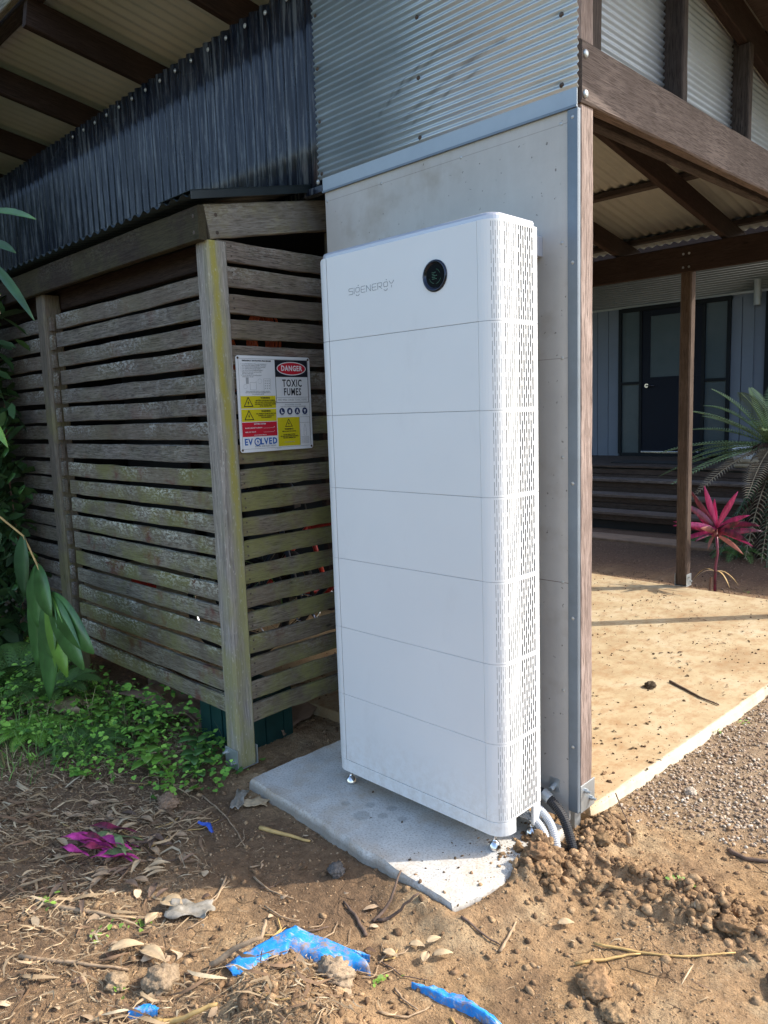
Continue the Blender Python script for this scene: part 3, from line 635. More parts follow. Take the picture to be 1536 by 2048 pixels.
def module(name, zh, z0, parts=None, top_fillet=0.):
    mw = Matrix.Translation((0, 0, z0))
    if parts:
        body = link(bpy.data.objects.new(name, parts[0]), cab, mw)
        for n_, me in parts[1]: link(bpy.data.objects.new(n_, me), body, mw)
        return parts
    body = MB().prism(foot_poly(.0060), .0, zh).ob(name, 'cabin', cab, mw, world=False)
    fp = MB().box((XLs + .0005, 0, .0006), (.0014, .0034, zh - .0006)).ob('front_panel', 'cab', body, mw, world=False, bevel=.0009)
    v, d, d2 = vent_shell(zh)
    vo = v.ob('vent_cover', 'cab', body, mw, world=False, smooth=False); do = d.ob('vent_backing', 'backing', body, mw, world=False); do2 = d2.ob('groove_backing', 'backing_lt', body, mw, world=False)
    # left corner cover
    mb = MB(); pts = [(XLs - .0012, 0.)] + [(XL + RR - RR * math.sin(math.pi / 2 * k / 24), RR - RR * math.cos(math.pi / 2 * k / 24)) for k in range(25)] + [(XL, DY)]
    if top_fillet:
        xs = [p[0] for p in pts]; vs = []; n = len(pts)
        def zt(p, i):
            d_ = max(0., (XL + top_fillet) - p[0]); base = zh - .0012
            return base - (top_fillet - math.sqrt(max(0, top_fillet ** 2 - d_ ** 2))) * 1.0
        vs = [(p[0], p[1], .0012) for p in pts] + [(p[0], p[1], zt(p, i)) for i, p in enumerate(pts)]
    else:
        n = len(pts); vs = [(p[0], p[1], .0006) for p in pts] + [(p[0], p[1], zh - .0006) for p in pts]
    mb.add(vs, [(i + 1, i, n + i, n + i + 1) for i in range(n - 1)])
    so = mb.ob('side_cover', 'cab', body, mw, world=False, smooth=False, solid=.002)
    return (body.data, [('front_panel', fp.data), ('vent_cover', vo.data), ('vent_backing', do.data), ('groove_backing', do2.data), ('side_cover', so.data)])
ZM = .12; MH = .27
pr = None
for k in range(6): pr = module('battery_module', MH, ZM + MH * k, pr)
# copies lose modifiers: give bevels/solidify back
for o in list(bpy.data.objects):
    if o.name.startswith('side_cover') and not o.modifiers: q = o.modifiers.new('solid', 'SOLIDIFY'); q.thickness = .002; q.offset = 0
    if o.name.startswith('front_panel') and not o.modifiers: q = o.modifiers.new('bevel', 'BEVEL'); q.width = .0009; q.segments = 2
module('inverter_module', .297, ZM + 6 * MH, None, top_fillet=.05)
ZT = ZM + 6 * MH + .297
mb = MB(); lay = []
for ins, z in ((.009, ZT - .002), (.009, ZT + .012), (.013, ZT + .019), (.024, ZT + .0235)):
    p = foot_poly(ins, DY - ins * .4 + (.0)); lay.append([(x, y, z) for x, y in p])
n = len(lay[0]); vs = [q for L_ in lay for q in L_]
mb.add(vs, [(k * n + (i + 1) % n, (k + 1) * n + (i + 1) % n, (k + 1) * n + i, k * n + i)[::-1] for k in range(3) for i in range(n)] + [tuple(3 * n + i for i in range(n))[::-1]])
mb.ob('top_cap', 'cap', cab, smooth=False)
# plinth
pl = [p for p in foot_poly(0)]; pl = [(XL, DY), *pl[1:-1], (XR, .062), (XR, .075), (XR - .03, .078), (XR - .03, .11), (XL + .03, .11)]
MB().prism(pl, .070, .1185).ob('plinth', 'cab', cab, bevel=.0015)
MB().box((XR - .012, .178, .045), (XR, .222, .1185)).box((XR - .10, .19, .050), (XR - .012, .205, .058)).ob('rear_leg', 'cab', cab, bevel=.003)
ftm = None
for (x, y) in ((.005, .040), (-.705, .040), (.048, .195), (-.705, .195)):
    M = Matrix.Translation((x, y, 0))
    if ftm is None:
        o = MB().lathe([(.021, 0), (.0225, .004), (.0225, .008), (.0165, .022), (.0095, .030), (.0065, .032), (.0065, .05), (.012, .0505), (.012, .058), (.0065, .0585), (.0065, .072)], 22).ob('levelling_foot', 'steel', cab, M, world=False); ftm = o.data
        ftm.polygons.foreach_set('use_smooth', [len(p.vertices) == 4 for p in ftm.polygons])
    else: link(bpy.data.objects.new('levelling_foot', ftm), cab, M)
MB().box((-.02, .222, 1.966), (.022, .329, 2.030)).ob('wall_bracket', 'cap', cab, bevel=.002)
MB().box((-.64, .222, 1.962), (-.60, .329, 2.030)).ob('wall_bracket', 'cap', cab, bevel=.002)
# round display
RX = Matrix.Rotation(math.pi / 2, 4, 'X')
dM = Matrix.Translation((-.166, 0, 1.9)) @ RX
o = MB().lathe([(.0500, -.001), (.0500, .0020), (.0488, .0045), (.0462, .0062), (.0430, .0058), (.0400, .0030), (.0372, .0004)], 56, dM).ob('display_ring', 'bezel', cab, smooth=True)
dg_ = MB().lathe([(.0374, .0000), (.0370, .0006), (.0001, .0010)], 48, dM).ob('display_glass', 'glassblk', cab)
gm = MB()
for (a0, a1, r0) in ((200, 260, .024), (280, 335, .026), (20, 70, .022)):
    for q in range(int(a0), int(a1), 6):
        a, b_ = math.radians(q), math.radians(q + 5); gm.add([(r0 * math.cos(a), r0 * math.sin(a), .0013), (r0 * math.cos(b_), r0 * math.sin(b_), .0013), ((r0 - .0012) * math.cos(b_), (r0 - .0012) * math.sin(b_), .0013), ((r0 - .0012) * math.cos(a), (r0 - .0012) * math.sin(a), .0013)], [(0, 1, 2, 3)])
for q in range(5): gm.box((-.012, -.010 + q * .005, .0011), (-.012 + (.020, .014, .022, .010, .016)[q], -.0085 + q * .005, .0014))
MB().add([dM @ Vector(p) for p in gm.v], gm.f).ob('display_marks', 'dispgreen', dg_)
# lettering of the front
def stroke(mb, pts, w=.0016, d=.0006):
    for (a, b) in zip(pts[:-1], pts[1:]):
        A, B = Vector(a), Vector(b); t = (B - A)
        if t.length < 1e-6: continue
        t.normalize(); nrm = Vector((-t.y, t.x)) * w / 2; e = t * w * .35
        q = [A - e + nrm, A - e - nrm, B + e - nrm, B + e + nrm]
        mb.add([(p.x, p.y, d) for p in q] + [(p.x, p.y, -.0004) for p in q], [(0, 1, 2, 3), (0, 4, 5, 1), (1, 5, 6, 2), (2, 6, 7, 3), (3, 7, 4, 0)])
def arc(cx, cy, rx, ry, a0, a1, n=8): return [(cx + rx * math.cos(math.radians(a0 + (a1 - a0) * i / n)), cy + ry * math.sin(math.radians(a0 + (a1 - a0) * i / n))) for i in range(n + 1)]
lg = MB(); X = 0.; hh = .0205; cw = .021
def rr(l): return [(X + p[0] * cw, p[1] * hh) for p in l]
def Sx(): stroke(lg, rr([(1, 1), (.18, 1), (.04, .9), (.04, .62), (.18, .52), (.85, .52), (.98, .42), (.98, .12), (.85, 0), (0, 0)]))
def Gx():
    stroke(lg, rr([(.25, .95), (.82, .95), (.95, .85), (.95, .35), (.82, .22), (.25, .22), (.10, .35), (.10, .82), (.25, .95)])); stroke(lg, [(X + cw * .5 + .0085 * math.cos(math.radians(t)), -.0015 + .0065 * math.sin(math.radians(t))) for t in range(200, 345, 16)])
    lg.box((X + cw * .62, hh * 1.22, -.0004), (X + cw * .80, hh * 1.36, .0006)); 
def Ex(): stroke(lg, rr([(1, 1), (.22, 1), (.05, .86), (.05, .14), (.22, 0), (1, 0)])); stroke(lg, rr([(.05, .5), (.9, .5)]))
def Nx(): stroke(lg, rr([(.05, 0), (.05, 1), (.95, 0), (.95, 1)]))
def Rx(): stroke(lg, rr([(.05, 0), (.05, 1), (.85, 1), (.97, .88), (.97, .55), (.85, .42), (.3, .42), (.45, .38), (.98, 0)]))
def Ix(): stroke(lg, rr([(.0, 0), (.0, 1)]))
def Yx(): stroke(lg, [(X, hh), (X + cw * .35, hh * .58), (X + cw * .65, hh * .58), (X + cw, hh)]); stroke(lg, [(X + cw * .5, hh * .30), (X + cw * .5, -.001)])
for ch, adv in zip('SIGENERGY', (.0272, .0062, .0272, .0265, .0275, .0265, .0272, .0275, .02)):
    {'S': Sx, 'I': Ix, 'G': Gx, 'E': Ex, 'N': Nx, 'R': Rx, 'Y': Yx}[ch](); X += adv
lM = Matrix.Translation((-.568, 0., 1.892)) @ RX
l2 = MB().add([lM @ Vector((p[0] * 1.02, p[1], p[2])) for p in lg.v], lg.f); l2.ob('brand_lettering', 'logo', cab)

# ================================================================== SLATTED SHED
shed = thing('slatted_shed', 'weathered timber slat enclosure with mossy corner post left of the white cabinet', 'shed', (-1.24, -.11, -.05))
CX, CY = -1.201, -.158                                   # outer corner of the corner post
def shed_post(x, y, z0, z1, m, w=.092):
    me = board_mesh('post', z1 - z0, w, w, 'wood_post2', int(abs(x) * 100), segs=26, wob=.0016, bow=.004)
    # corner post keeps z as its long axis for the moss streak
    me.transform(Matrix(((0, 0, 1, 0), (0, 1, 0, 0), (1, 0, 0, 0), (0, 0, 0, 1)))); me.flip_normals(); me.materials[0] = mt[m]
    return link(bpy.data.objects.new('post', me), shed, Matrix.Translation((x, y, z0)))
cp = shed_post(CX - .046, CY + .046, -.03, 2.174, 'post_moss', .094)
tag(cp, 'grey corner post with a yellow green streak of moss')
shed_post(-2.878, CY + .05, .0, 2.17, 'wood_post2', .28 * .36 + .0)
shed_post(-4.35, CY + .05, .0, 2.17, 'wood_post2', .10)
shed_post(CX - .03, .56, .0, 2.30, 'wood_post2', .09)
# U bracket of the corner post
b = MB().box((CX - .094, CY - .0065, -.036), (CX + .0, CY - .002, .052)).box((CX - .094, CY + .096, -.036), (CX, CY + .1005, .048)).box((CX - .094, CY - .002, -.036), (CX + .0, CY + .096, -.0315)).box((CX - .06, CY + .03, -.13), (CX - .03, CY + .06, -.036)).ob('post_bracket', 'galv', shed, bevel=.0012)
for (dx, z) in ((-.078, .030), (-.022, -.004)):
    MB().tube([(CX + dx, CY - .006, z), (CX + dx, CY - .015, z)], .0095, 6).tube([(CX + dx, CY - .015, z), (CX + dx, CY - .028, z)], .0055, 8).ob('bracket_bolt', 'galv', b)
# slats: left panel (faces the viewer), behind it the next bay, right panel
SW, ST = .074, .019
def bays(n, ztop, pitch, fn):
    for k in range(n): fn(k, ztop - k * pitch - SW / 2)
sl_screws = MB(); scr_l = MB()
vm = {}
def smesh(key, L, w, m, seed, segs=9):
    if key not in vm:
        mm = board_mesh('slat', L, w, ST, m, seed, segs=segs, wob=.0032, bow=.007); vm[key] = mm
    return vm[key]
def lslat(k, z):
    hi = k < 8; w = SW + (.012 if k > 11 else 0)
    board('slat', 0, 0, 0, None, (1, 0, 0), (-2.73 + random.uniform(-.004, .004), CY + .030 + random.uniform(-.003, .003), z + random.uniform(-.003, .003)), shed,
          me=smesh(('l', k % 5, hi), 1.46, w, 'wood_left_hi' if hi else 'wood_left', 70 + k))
def l2slat(k, z):
    board('slat', 0, 0, 0, None, (1, 0, 0), (-4.3, CY + .030 + random.uniform(-.003, .003), z + random.uniform(-.004, .004)), shed, me=smesh(('l2', k % 3), 1.50, SW, 'wood_left_hi', 170 + k))
def rslat(k, z):
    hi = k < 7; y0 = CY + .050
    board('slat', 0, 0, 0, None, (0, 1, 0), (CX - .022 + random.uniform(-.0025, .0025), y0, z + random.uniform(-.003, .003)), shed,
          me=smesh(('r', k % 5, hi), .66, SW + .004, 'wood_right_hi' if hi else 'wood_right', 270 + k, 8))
    for dz in (-.020, .019): screw_mb(sl_screws, Vector((CX - .0115, CY + .118, z + dz)), (1, 0, 0), .0042, .0015, 7)
bays(19, 2.053, .0990, lslat); bays(19, 2.053, .0990, l2slat); bays(20, 2.182, .1031, rslat)
tag(sl_screws.ob('screw_heads', 'dark_screw', shed), kind='stuff')
board('top_plate', .70, .130, .036, 'wood_plate', (0, 1, .19), (CX - .0195 + .003, CY - .002 + .006, 2.240), shed, seed=301, segs=12)
board('top_plate', 4.4, .132, .036, 'wood_plate_dk', (1, 0, -.0), (CX - 4.40, CY - .018, 2.234), shed, seed=302, segs=20)
board('inner_plate', 4.2, .11, .04, 'wood_dark', (1, 0, 0), (CX - 4.3, CY + .12, 2.15), shed, seed=303)
mb = MB()
for q, nv in (((CX + .002, CY + .045, 2.272), (1, 0, 0)), ((CX + .002, CY + .048, 2.205), (1, 0, 0)), ((CX - .035, CY - .036, 2.262), (0, -1, 0)), ((CX - .035, CY - .036, 2.20), (0, -1, 0))): screw_mb(mb, Vector(q), nv, .006, .002, 10, .008)
tag(mb.ob('plate_screws', 'dark_screw', shed), kind='stuff')
rz = lambda y: 2.315 + .21 * (y + .24)
corr_grid(lambda u, v: (-6.0 + (6.0 - 1.165) * u, -.24 + .72 * v, rz(-.24 + .72 * v) + .010 + .0085 * math.cos(2 * math.pi * 4.835 * (1 - u) / .076 + 1.0)), int(4.835 / .076 * 8), 2).ob('roof_sheet', 'roof_green', shed, smooth=True, solid=.0012)
Ms = Matrix(((1, 0, 0, 0), (0, 1, 0, 0), (0, .21, 1, 2.315 + .21 * .24), (0, 0, 0, 1)))
MB().box((-1.40, -.245, .020), (-1.160, .49, .0235), Ms).box((-1.163, -.245, -.012), (-1.160, .49, .020), Ms).ob('roof_flashing', 'roof_green', shed, bevel=.002)
MB().box((-6.1, 1.9, -.1), (-2.6, 1.94, 3.04)).box((-6.1, .5, -.1), (-6.06, 1.9, 3.0)).box((-6.1, .0, -.1), (-6.06, .5, 2.3)).ob('added_dark_wall', 'interior', shed)  # near-black walls added to darken the slat gaps and shut out sky
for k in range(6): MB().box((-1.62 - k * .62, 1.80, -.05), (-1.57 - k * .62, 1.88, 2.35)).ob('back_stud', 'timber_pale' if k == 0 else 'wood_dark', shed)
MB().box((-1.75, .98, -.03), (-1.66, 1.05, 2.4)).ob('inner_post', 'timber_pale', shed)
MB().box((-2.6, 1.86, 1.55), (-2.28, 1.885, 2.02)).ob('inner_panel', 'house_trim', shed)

MB().box((-1.02, Y0 + .02, -.05), (-.98, 1.7, 2.42)).ob('added_sun_block_wall', 'interior', car)  # unseen wall, added to keep the sun off the low right slats
# green tin bin and paper sheets under the slats
g = MB()
for k in range(6):
    y0 = -.05 + k * .052; g.box((-1.372, y0, -.09), (-1.362 + (.006 if k % 2 else 0), y0 + .050, .20))
for k in range(6):
    x0_ = -1.66 + k * .048; g.box((x0_, -.056 - (.006 if k % 2 else 0), -.09), (x0_ + .046, -.045, .20))
g.box((-1.655, -.045, -.09), (-1.372, .25, .195)); g.ob('t', 'green_tin')
go = bpy.data.objects['t']; go.name = 'planter_tub'; tag(go, 'dark green ribbed metal tub under the slats behind the mossy corner post', 'tub')
def crumple(name, cx, cy, z, sx_, sy_, amp, m, label, cat, rot=0, n=14, seed=5, group=None, zslope=(0, 0)):
    mb = MB(); vs = []; c_, s_ = math.cos(rot), math.sin(rot)
    uu, vv = np.meshgrid(np.linspace(-1, 1, n), np.linspace(-1, 1, n)); hh_ = fbm(uu * 1.9 + seed, vv * 1.9 + seed, 4, seed) * 2 * amp
    for j in range(n):
        for i in range(n):
            u, v = uu[j, i], vv[j, i]; e = 1 + .22 * math.sin(u * 5 + seed) * math.cos(v * 4); x = u * sx_ * e; y = v * sy_ * (1 + .18 * math.sin(u * 4 + seed * 2))
            vs.append((cx + x * c_ - y * s_, cy + x * s_ + y * c_, z + hh_[j, i] + amp * .6 + u * zslope[0] + v * zslope[1]))
    mb.add(vs, [(j * n + i, j * n + i + 1, (j + 1) * n + i + 1, (j + 1) * n + i) for j in range(n - 1) for i in range(n - 1)])
    return tag(mb.ob(name, m, smooth=True, solid=.0015), label, cat, group)
crumple('paper_sheet', -2.02, .04, -.03, .36, .16, .09, 'card', 'large crumpled brown paper sheet lying under the bottom slat', 'paper', .15, 18, 3)
crumple('paper_sheet', -1.74, .35, -.05, .30, .30, .05, 'card', 'flat brown paper on the floor inside the slatted shed', 'paper', .5, 12, 8)
crumple('cardboard_scrap', -2.52, -.42, .0, .22, .07, .05, 'dryleaf', 'big pale dry leaf sheath in the weeds at the left edge', 'leaf', .35, 12, 6)

# things inside the shed
def bicycle(loc, yaw, frame_m, label):
    t = thing('bicycle', label, 'bicycle', loc); R_ = Matrix.Translation(loc) @ Matrix.Rotation(yaw, 4, 'Z')
    def tr(mb): return MB().add([R_ @ Vector(p) for p in mb.v], mb.f)
    for wx in (-.52, .52):
        ring = [(wx + .32 * math.cos(a), 0, .34 + .32 * math.sin(a)) for a in [2 * math.pi * k / 32 for k in range(33)]]
        w = tr(MB().tube(ring, .022, 8, False)).ob('wheel', 'rubber', t, smooth=True)
        tr(MB().tube([(wx + .295 * math.cos(a), 0, .34 + .295 * math.sin(a)) for a in [2 * math.pi * k / 32 for k in range(33)]], .009, 6, False)).ob('rim', 'steel', w)
        sp = MB()
        for k in range(24):
            a = 2 * math.pi * k / 24; sp.tube([(wx + .02 * math.cos(a + 1), .02 * (-1) ** k, .34 + .02 * math.sin(a + 1)), (wx + .29 * math.cos(a), 0, .34 + .29 * math.sin(a))], .0013, 4)
        sp.tube([(wx, -.05, .34), (wx, .05, .34)], .018, 8); tag(tr(sp).ob('spokes', 'steel', w), kind='stuff')
    fr = MB()
    for a, b_ in (((-.10, 0, .32), (-.22, 0, .85)), ((-.10, 0, .32), (.36, 0, .78)), ((-.19, 0, .76), (.34, 0, .86)), ((-.10, 0, .32), (-.52, 0, .34)), ((-.20, 0, .78), (-.52, 0, .34))): fr.tube([a, b_], .017, 8)
    fr.tube([(.52, .04, .34), (.40, .04, .70), (.34, .0, .92)], .013, 8).tube([(.52, -.04, .34), (.40, -.04, .70)], .013, 8); tr(fr).ob('frame', frame_m, t, smooth=True)
    tr(MB().tube([(-.22, 0, .85), (-.235, 0, .95)], .012, 8).box((-.37, -.06, .95), (-.10, .06, .985))).ob('saddle', 'rubber', t, bevel=.015)
    tr(MB().tube([(.30, -.32, 1.02), (.33, -.1, 1.0), (.34, 0, .95), (.33, .1, 1.0), (.30, .32, 1.02)], .012, 8)).ob('handlebar', 'rubber', t, smooth=True)
    tr(MB().tube([(-.10 + .09 * math.cos(a), .05, .32 + .09 * math.sin(a)) for a in [2 * math.pi * k / 20 for k in range(21)]], .006, 5, False).tube([(-.10, -.09, .32), (-.10, .09, .32)], .012, 6).tube([(-.10, .09, .32), (-.02, .09, .20)], .009, 6)).ob('crank', 'steel', t)
    return t
bicycle((-1.98, .98, -.02), .55, 'bike', 'dark bicycle with silver rims behind the lower slats of the right panel')
bicycle((-2.25, 1.42, -.02), .75, 'red', 'red framed bicycle further inside the slatted shed')
def coil(name, p, m, label, cat, r=.10, n=7, drop=.12):
    mb = MB(); rnd = random.Random(4)
    for k in range(n):
        yo = (k - n / 2) * .016; ra = r * rnd.uniform(.8, 1.1)
        mb.tube([(p[0] + yo, p[1] + ra * .7 * math.cos(a), p[2] - drop + (ra + drop * .5) * math.sin(a)) for a in [2 * math.pi * q / 18 for q in range(19)]], .007, 6, False)
    return tag(mb.ob(name, m, smooth=True), label, cat)
coil('rope_coil', (-1.80, .54, 1.98), 'orange', 'orange rope coil hanging behind the upper slats beside the white cabinet', 'rope')
coil('rope_coil', (-1.86, .36, 1.90), 'orange', 'smaller orange lead hanging behind the slat above the danger sign', 'rope', .07, 4, .16)
crumple('helmet_bag', -1.9, .55, 1.02, .16, .12, .09, 'bike', 'dark cloth bag on the bicycle seen between slats', 'bag', .2, 12, 9)
MB().box((-2.0, .40, .84), (-1.9, .46, .90)).ob('t', 'bluep', bevel=.01); q = bpy.data.objects['t']; q.name = 'plastic_tub'; tag(q, 'small blue plastic tub behind the slats beside the bicycle', 'tub')
MB().box((-2.62, .10, .50), (-2.40, .16, .56)).box((-2.60, .11, .56), (-2.42, .15, .585)).ob('t', 'red', bevel=.004); q = bpy.data.objects['t']; q.name = 'toy_crate'; tag(q, 'red crate glimpsed between lower left slats', 'crate')

# ================================================================== DANGER SIGN
sg = thing('danger_sign', 'white battery warning board headed DANGER TOXIC FUMES screwed to the slats', 'sign', (CX + .0, .14, 1.53))
SWD, SHT = .394, .402
sM = Matrix.Translation((CX - .0040, -.056, 1.7285)) @ Matrix(((0, 0, 1, 0), (1, 0, 0, 0), (0, 1, 0, 0), (0, 0, 0, 1)))     # local x -> +y, local y -> +z, local z -> +x
def sg_rect(mb, u0, v0, u1, v1, z0=.0030, z1=.0034):
    mb.box((u0 * SWD, -v1 * SHT, z0), (u1 * SWD, -v0 * SHT, z1)); return mb
def sg_ob(mb, name, m, **k): return MB().add([sM @ Vector(p) for p in mb.v], mb.f).ob(name, m, sg, **k)
r_ = .012; cor = []
for (cx, cy, a0) in ((SWD - r_, -r_, 0), (r_, -r_, 90), (r_, -SHT + r_, 180), (SWD - r_, -SHT + r_, 270)):
    cor += [(cx + r_ * math.cos(math.radians(a0 + k * 22.5)), cy + r_ * math.sin(math.radians(a0 + k * 22.5))) for k in range(5)]
sg_ob(MB().prism(cor, 0, .0030), 'sign_plate', 's_white')
PR = lambda *a, m='s_yellow', n='printed_panel', z=.0033: sg_ob(sg_rect(MB(), *a, .0030, z), n, m)
PR(.505, .035, .965, .215, m='s_black'); PR(.035, .415, .495, .545); PR(.035, .553, .495, .682); PR(.035, .688, .495, .838, m='s_red'); PR(.505, .648, .815, .957)
ln = MB()
for a in ((.505, .215, .510, .490), (.960, .215, .965, .490), (.505, .486, .965, .491), (.515, .432, .955, .4345), (.03, .030, .97, .0320), (.03, .965, .97, .967), (.028, .030, .030, .967), (.97, .030, .972, .967), (.82, .648, .965, .650), (.82, .71, .965, .712), (.963, .648, .965, .957), (.818, .648, .820, .957)): sg_rect(ln, *a)
sg_ob(ln, 'border_lines', 's_black')
el = MB(); el.prism([(SWD * (.735 + .205 * math.cos(a)), -SHT * (.125 - .072 * math.sin(a))) for a in [2 * math.pi * k / 40 for k in range(40)]], .0033, .0036); sg_ob(el, 'danger_oval_rim', 's_white')
el = MB(); el.prism([(SWD * (.735 + .195 * math.cos(a)), -SHT * (.125 - .063 * math.sin(a))) for a in [2 * math.pi * k / 40 for k in range(40)]], .0036, .0039); sg_ob(el, 'danger_oval', 's_red')
def T(dst, txt, u, v, size, thick=0., wide=1., align='CENTER', z=.0042):
    t = text_mb(txt, size * SHT, thick, .0002, align, wide); dst.add([(p[0] + u * SWD, p[1] - v * SHT, p[2] + z) for p in t.v], t.f)
tw, tb, tbl, tgr = MB(), MB(), MB(), MB()
T(tw, 'DANGER', .735, .125, .078, .0009, .84)
T(tb, 'TOXIC', .735, .285, .108, .0009, .74, z=.0036); T(tb, 'FUMES', .735, .378, .108, .0009, .70, z=.0036)
T(tgr, 'FIRE WILL CAUSE TOXIC FUMES', .735, .460, .030, 0, .95, z=.0036)
T(tgr, 'IN THE EVENT OF A FIRE', .735, .512, .020, .0001, z=.0036); T(tgr, 'THE FOLLOWING PPE MUST BE WORN', .735, .534, .020, .0001, z=.0036)
T(tb, 'EMERGENCY SHUTDOWN PROCEDURE', .265, .052, .020, .0003, z=.0036)
for k, s_ in enumerate(('1.  Locate BATTERY ISOLATOR on the switchboard or', '    turn the BATTERY ENERGY SYSTEM to off position', '2.  Turn off MAIN SWITCH INVERTER (if applicable)', '3.  Turn off MAIN SWITCH GRID SUPPLY', '4.  Turn off the SOLAR SYSTEM DISCONNECT', '5.  Remove the outer cover and turn off the', '    BATTERY switch inside', '6.  Turn off the solar DC at rooftop isolator', '    ISOLATOR on the wall')): T(tgr, s_, .055, .085 + k * .0165, .0155, .0001, .92, 'LEFT', z=.0036)
for k, s_ in enumerate(('Follow steps in this order for a complete shutdown', 'OR STOP THE SYSTEM FROM THE MAIN SWITCH', 'in an emergency call 000')): T(tgr, s_, .265, .366 + k * .0155, .0155, .0001, .95, z=.0036)
for v0 in (.415, .553):
    T(tb, 'WARNING', .355, v0 + .022, .024, .0003)
    for k, s_ in enumerate(('BATTERY SYSTEM MAY REMAIN', 'LIVE. DO NOT TOUCH ANY PARTS', 'OR REMOVE THE BATTERY COVER', 'AFTER SHUTDOWN') if v0 < .5 else ('ALL ENERGY SOURCES MUST BE', 'TURNED OFF TO ISOLATE', 'THIS EQUIPMENT')): T(tb, s_, .355, v0 + .048 + k * .0195, .0175, .00015)
T(tw, 'BATTERY SYSTEM', .265, .708, .019, .0002); T(tw, 'SHORT CIRCUIT CURRENT', .07, .748, .018, .0001, 1, 'LEFT'); T(tw, 'MAX. DC VOLTS', .07, .790, .018, .0001, 1, 'LEFT'); T(tw, 'Ah', .455, .744, .014); T(tw, 'V', .455, .786, .014); T(tw, 'ISOLATE BEFORE SERVICE', .265, .824, .014)
dl = MB(); sg_rect(dl, .31, .752, .45, .754, .0033, .0036); sg_rect(dl, .31, .794, .45, .796, .0033, .0036); sg_ob(dl, 'fill_in_lines', 's_white')
T(tb, 'WARNING', .66, .775, .024, .0003); T(tb, 'RISK OF ELECTRIC SHOCK', .66, .800, .0155, .0002)
for k, s_ in enumerate(('IN THE EVENT OF FIRE', 'DO NOT USE WATER. EVACUATE', 'THE AREA IMMEDIATELY')): T(tb, s_, .66, .835 + k * .018, .0155, .0002)
T(tgr, 'see the manual for details', .66, .915, .014, 0, z=.0042)
for k in range(6): T(tgr, 'keep clear of the cabinet', .892, .868 + k * .0135, .011, 0, z=.0036)
T(tbl, 'EV', .105, .895, .092, .0012, .92, z=.0036); T(tbl, 'LVED', .375, .895, .092, .0012, .92, z=.0036)
for k in range(28):
    a, b_ = 2 * math.pi * k / 28, 2 * math.pi * (k + 1) / 28; ri, ro = .0125, .0175; c_ = (.225 * SWD, -.895 * SHT)
    tbl.add([(c_[0] + ro * math.cos(a), c_[1] + ro * math.sin(a), .0038), (c_[0] + ro * math.cos(b_), c_[1] + ro * math.sin(b_), .0038), (c_[0] + ri * math.cos(b_), c_[1] + ri * math.sin(b_), .0038), (c_[0] + ri * math.cos(a), c_[1] + ri * math.sin(a), .0038)], [(0, 1, 2, 3)])
def bolt(dst, u, v, s_, z=.0042):
    P_ = [(.15, 1), (-.45, -.1), (-.02, -.1), (-.2, -1), (.45, .2), (.03, .2)]
    dst.add([(u * SWD + p[0] * s_, -v * SHT + p[1] * s_, z) for p in P_], [(0, 1, 2, 5), (2, 3, 4, 5)])
bolt(tbl, .225, .895, .013)
T(tgr, 'SOLAR AND ELECTRICAL', .33, .943, .024, .0002, 1, z=.0036); T(tgr, 'rev 1 printed notice', .5, .975, .011, 0, z=.0036)
def tri(u, v, s_, z=.0040):
    for (k, th) in ((1., 1),):
        o_ = [(u * SWD, -v * SHT + s_ * .62), (u * SWD - s_ * .62, -v * SHT - s_ * .45), (u * SWD + s_ * .62, -v * SHT - s_ * .45)]
        cx, cy = u * SWD, -v * SHT - s_ * .09; i_ = [(cx + (p[0] - cx) * .76, cy + (p[1] - cy) * .76) for p in o_]
        tb.add([(p[0], p[1], z) for p in o_ + i_], [(0, 1, 4, 3), (1, 2, 5, 4), (2, 0, 3, 5)])
    bolt(tb, u, v + .004, s_ * .28, z)
tri(.130, .482, .040); tri(.130, .620, .040); tri(.66, .712, .034)
nb, wi = MB(), MB()
for k in range(4):
    u = .575 + k * .108; nb.prism([(u * SWD + .0150 * math.cos(a), -.583 * SHT + .0150 * math.sin(a)) for a in [2 * math.pi * q / 24 for q in range(24)]], .0033, .0036)
    c = Vector((u * SWD, -.583 * SHT))
    shp = [[(-.005, .008), (-.001, .008), (-.001, -.001), (.007, -.004), (.007, -.008), (-.005, -.008)], [(-.005, -.008), (.005, -.008), (.006, .002), (.003, .009), (0, .003), (-.003, .008), (-.006, 0)], [(-.002, .009), (.002, .009), (.007, -.009), (.003, -.009), (0, -.001), (-.003, -.009), (-.007, -.009)], [(-.006, .006), (.006, .006), (.005, .001), (.002, 0), (.002, -.008), (-.002, -.008), (-.002, 0), (-.005, .001)]][k]
    wi.add([(c.x + p[0], c.y + p[1], .0040) for p in shp], [tuple(range(len(shp)))])
    for q, s_ in enumerate((('BOOTS', ''), ('GLOVES', ''), ('COVERALLS', ''), ('RESPIRATOR', ''))[k]):
        if s_: T(tgr, s_, u, .627, .0125, 0, z=.0036)
dr = MB()
sg_rect(dr, .115, .225, .150, .290); 
for a in ((.165, .275, .168, .352), (.245, .262, .248, .345), (.165, .350, .248, .353), (.168, .273, .248, .276), (.345, .235, .348, .356), (.435, .235, .438, .356), (.345, .235, .438, .238)): sg_rect(dr, *a)
for i in range(3):
    for j in range(4): sg_rect(dr, .362 + i * .026, .252 + j * .026, .372 + i * .026, .264 + j * .026)
for (u, v, r) in ((.105, .318, .0095), (.295, .262, .0105)):
    for k in range(18):
        a, b_ = 2 * math.pi * k / 18, 2 * math.pi * (k + 1) / 18
        dr.add([(u * SWD + q * math.cos(t_), -v * SHT + q * math.sin(t_), .0036) for t_, q in ((a, r), (b_, r), (b_, r - .0009), (a, r - .0009))], [(0, 1, 2, 3)])
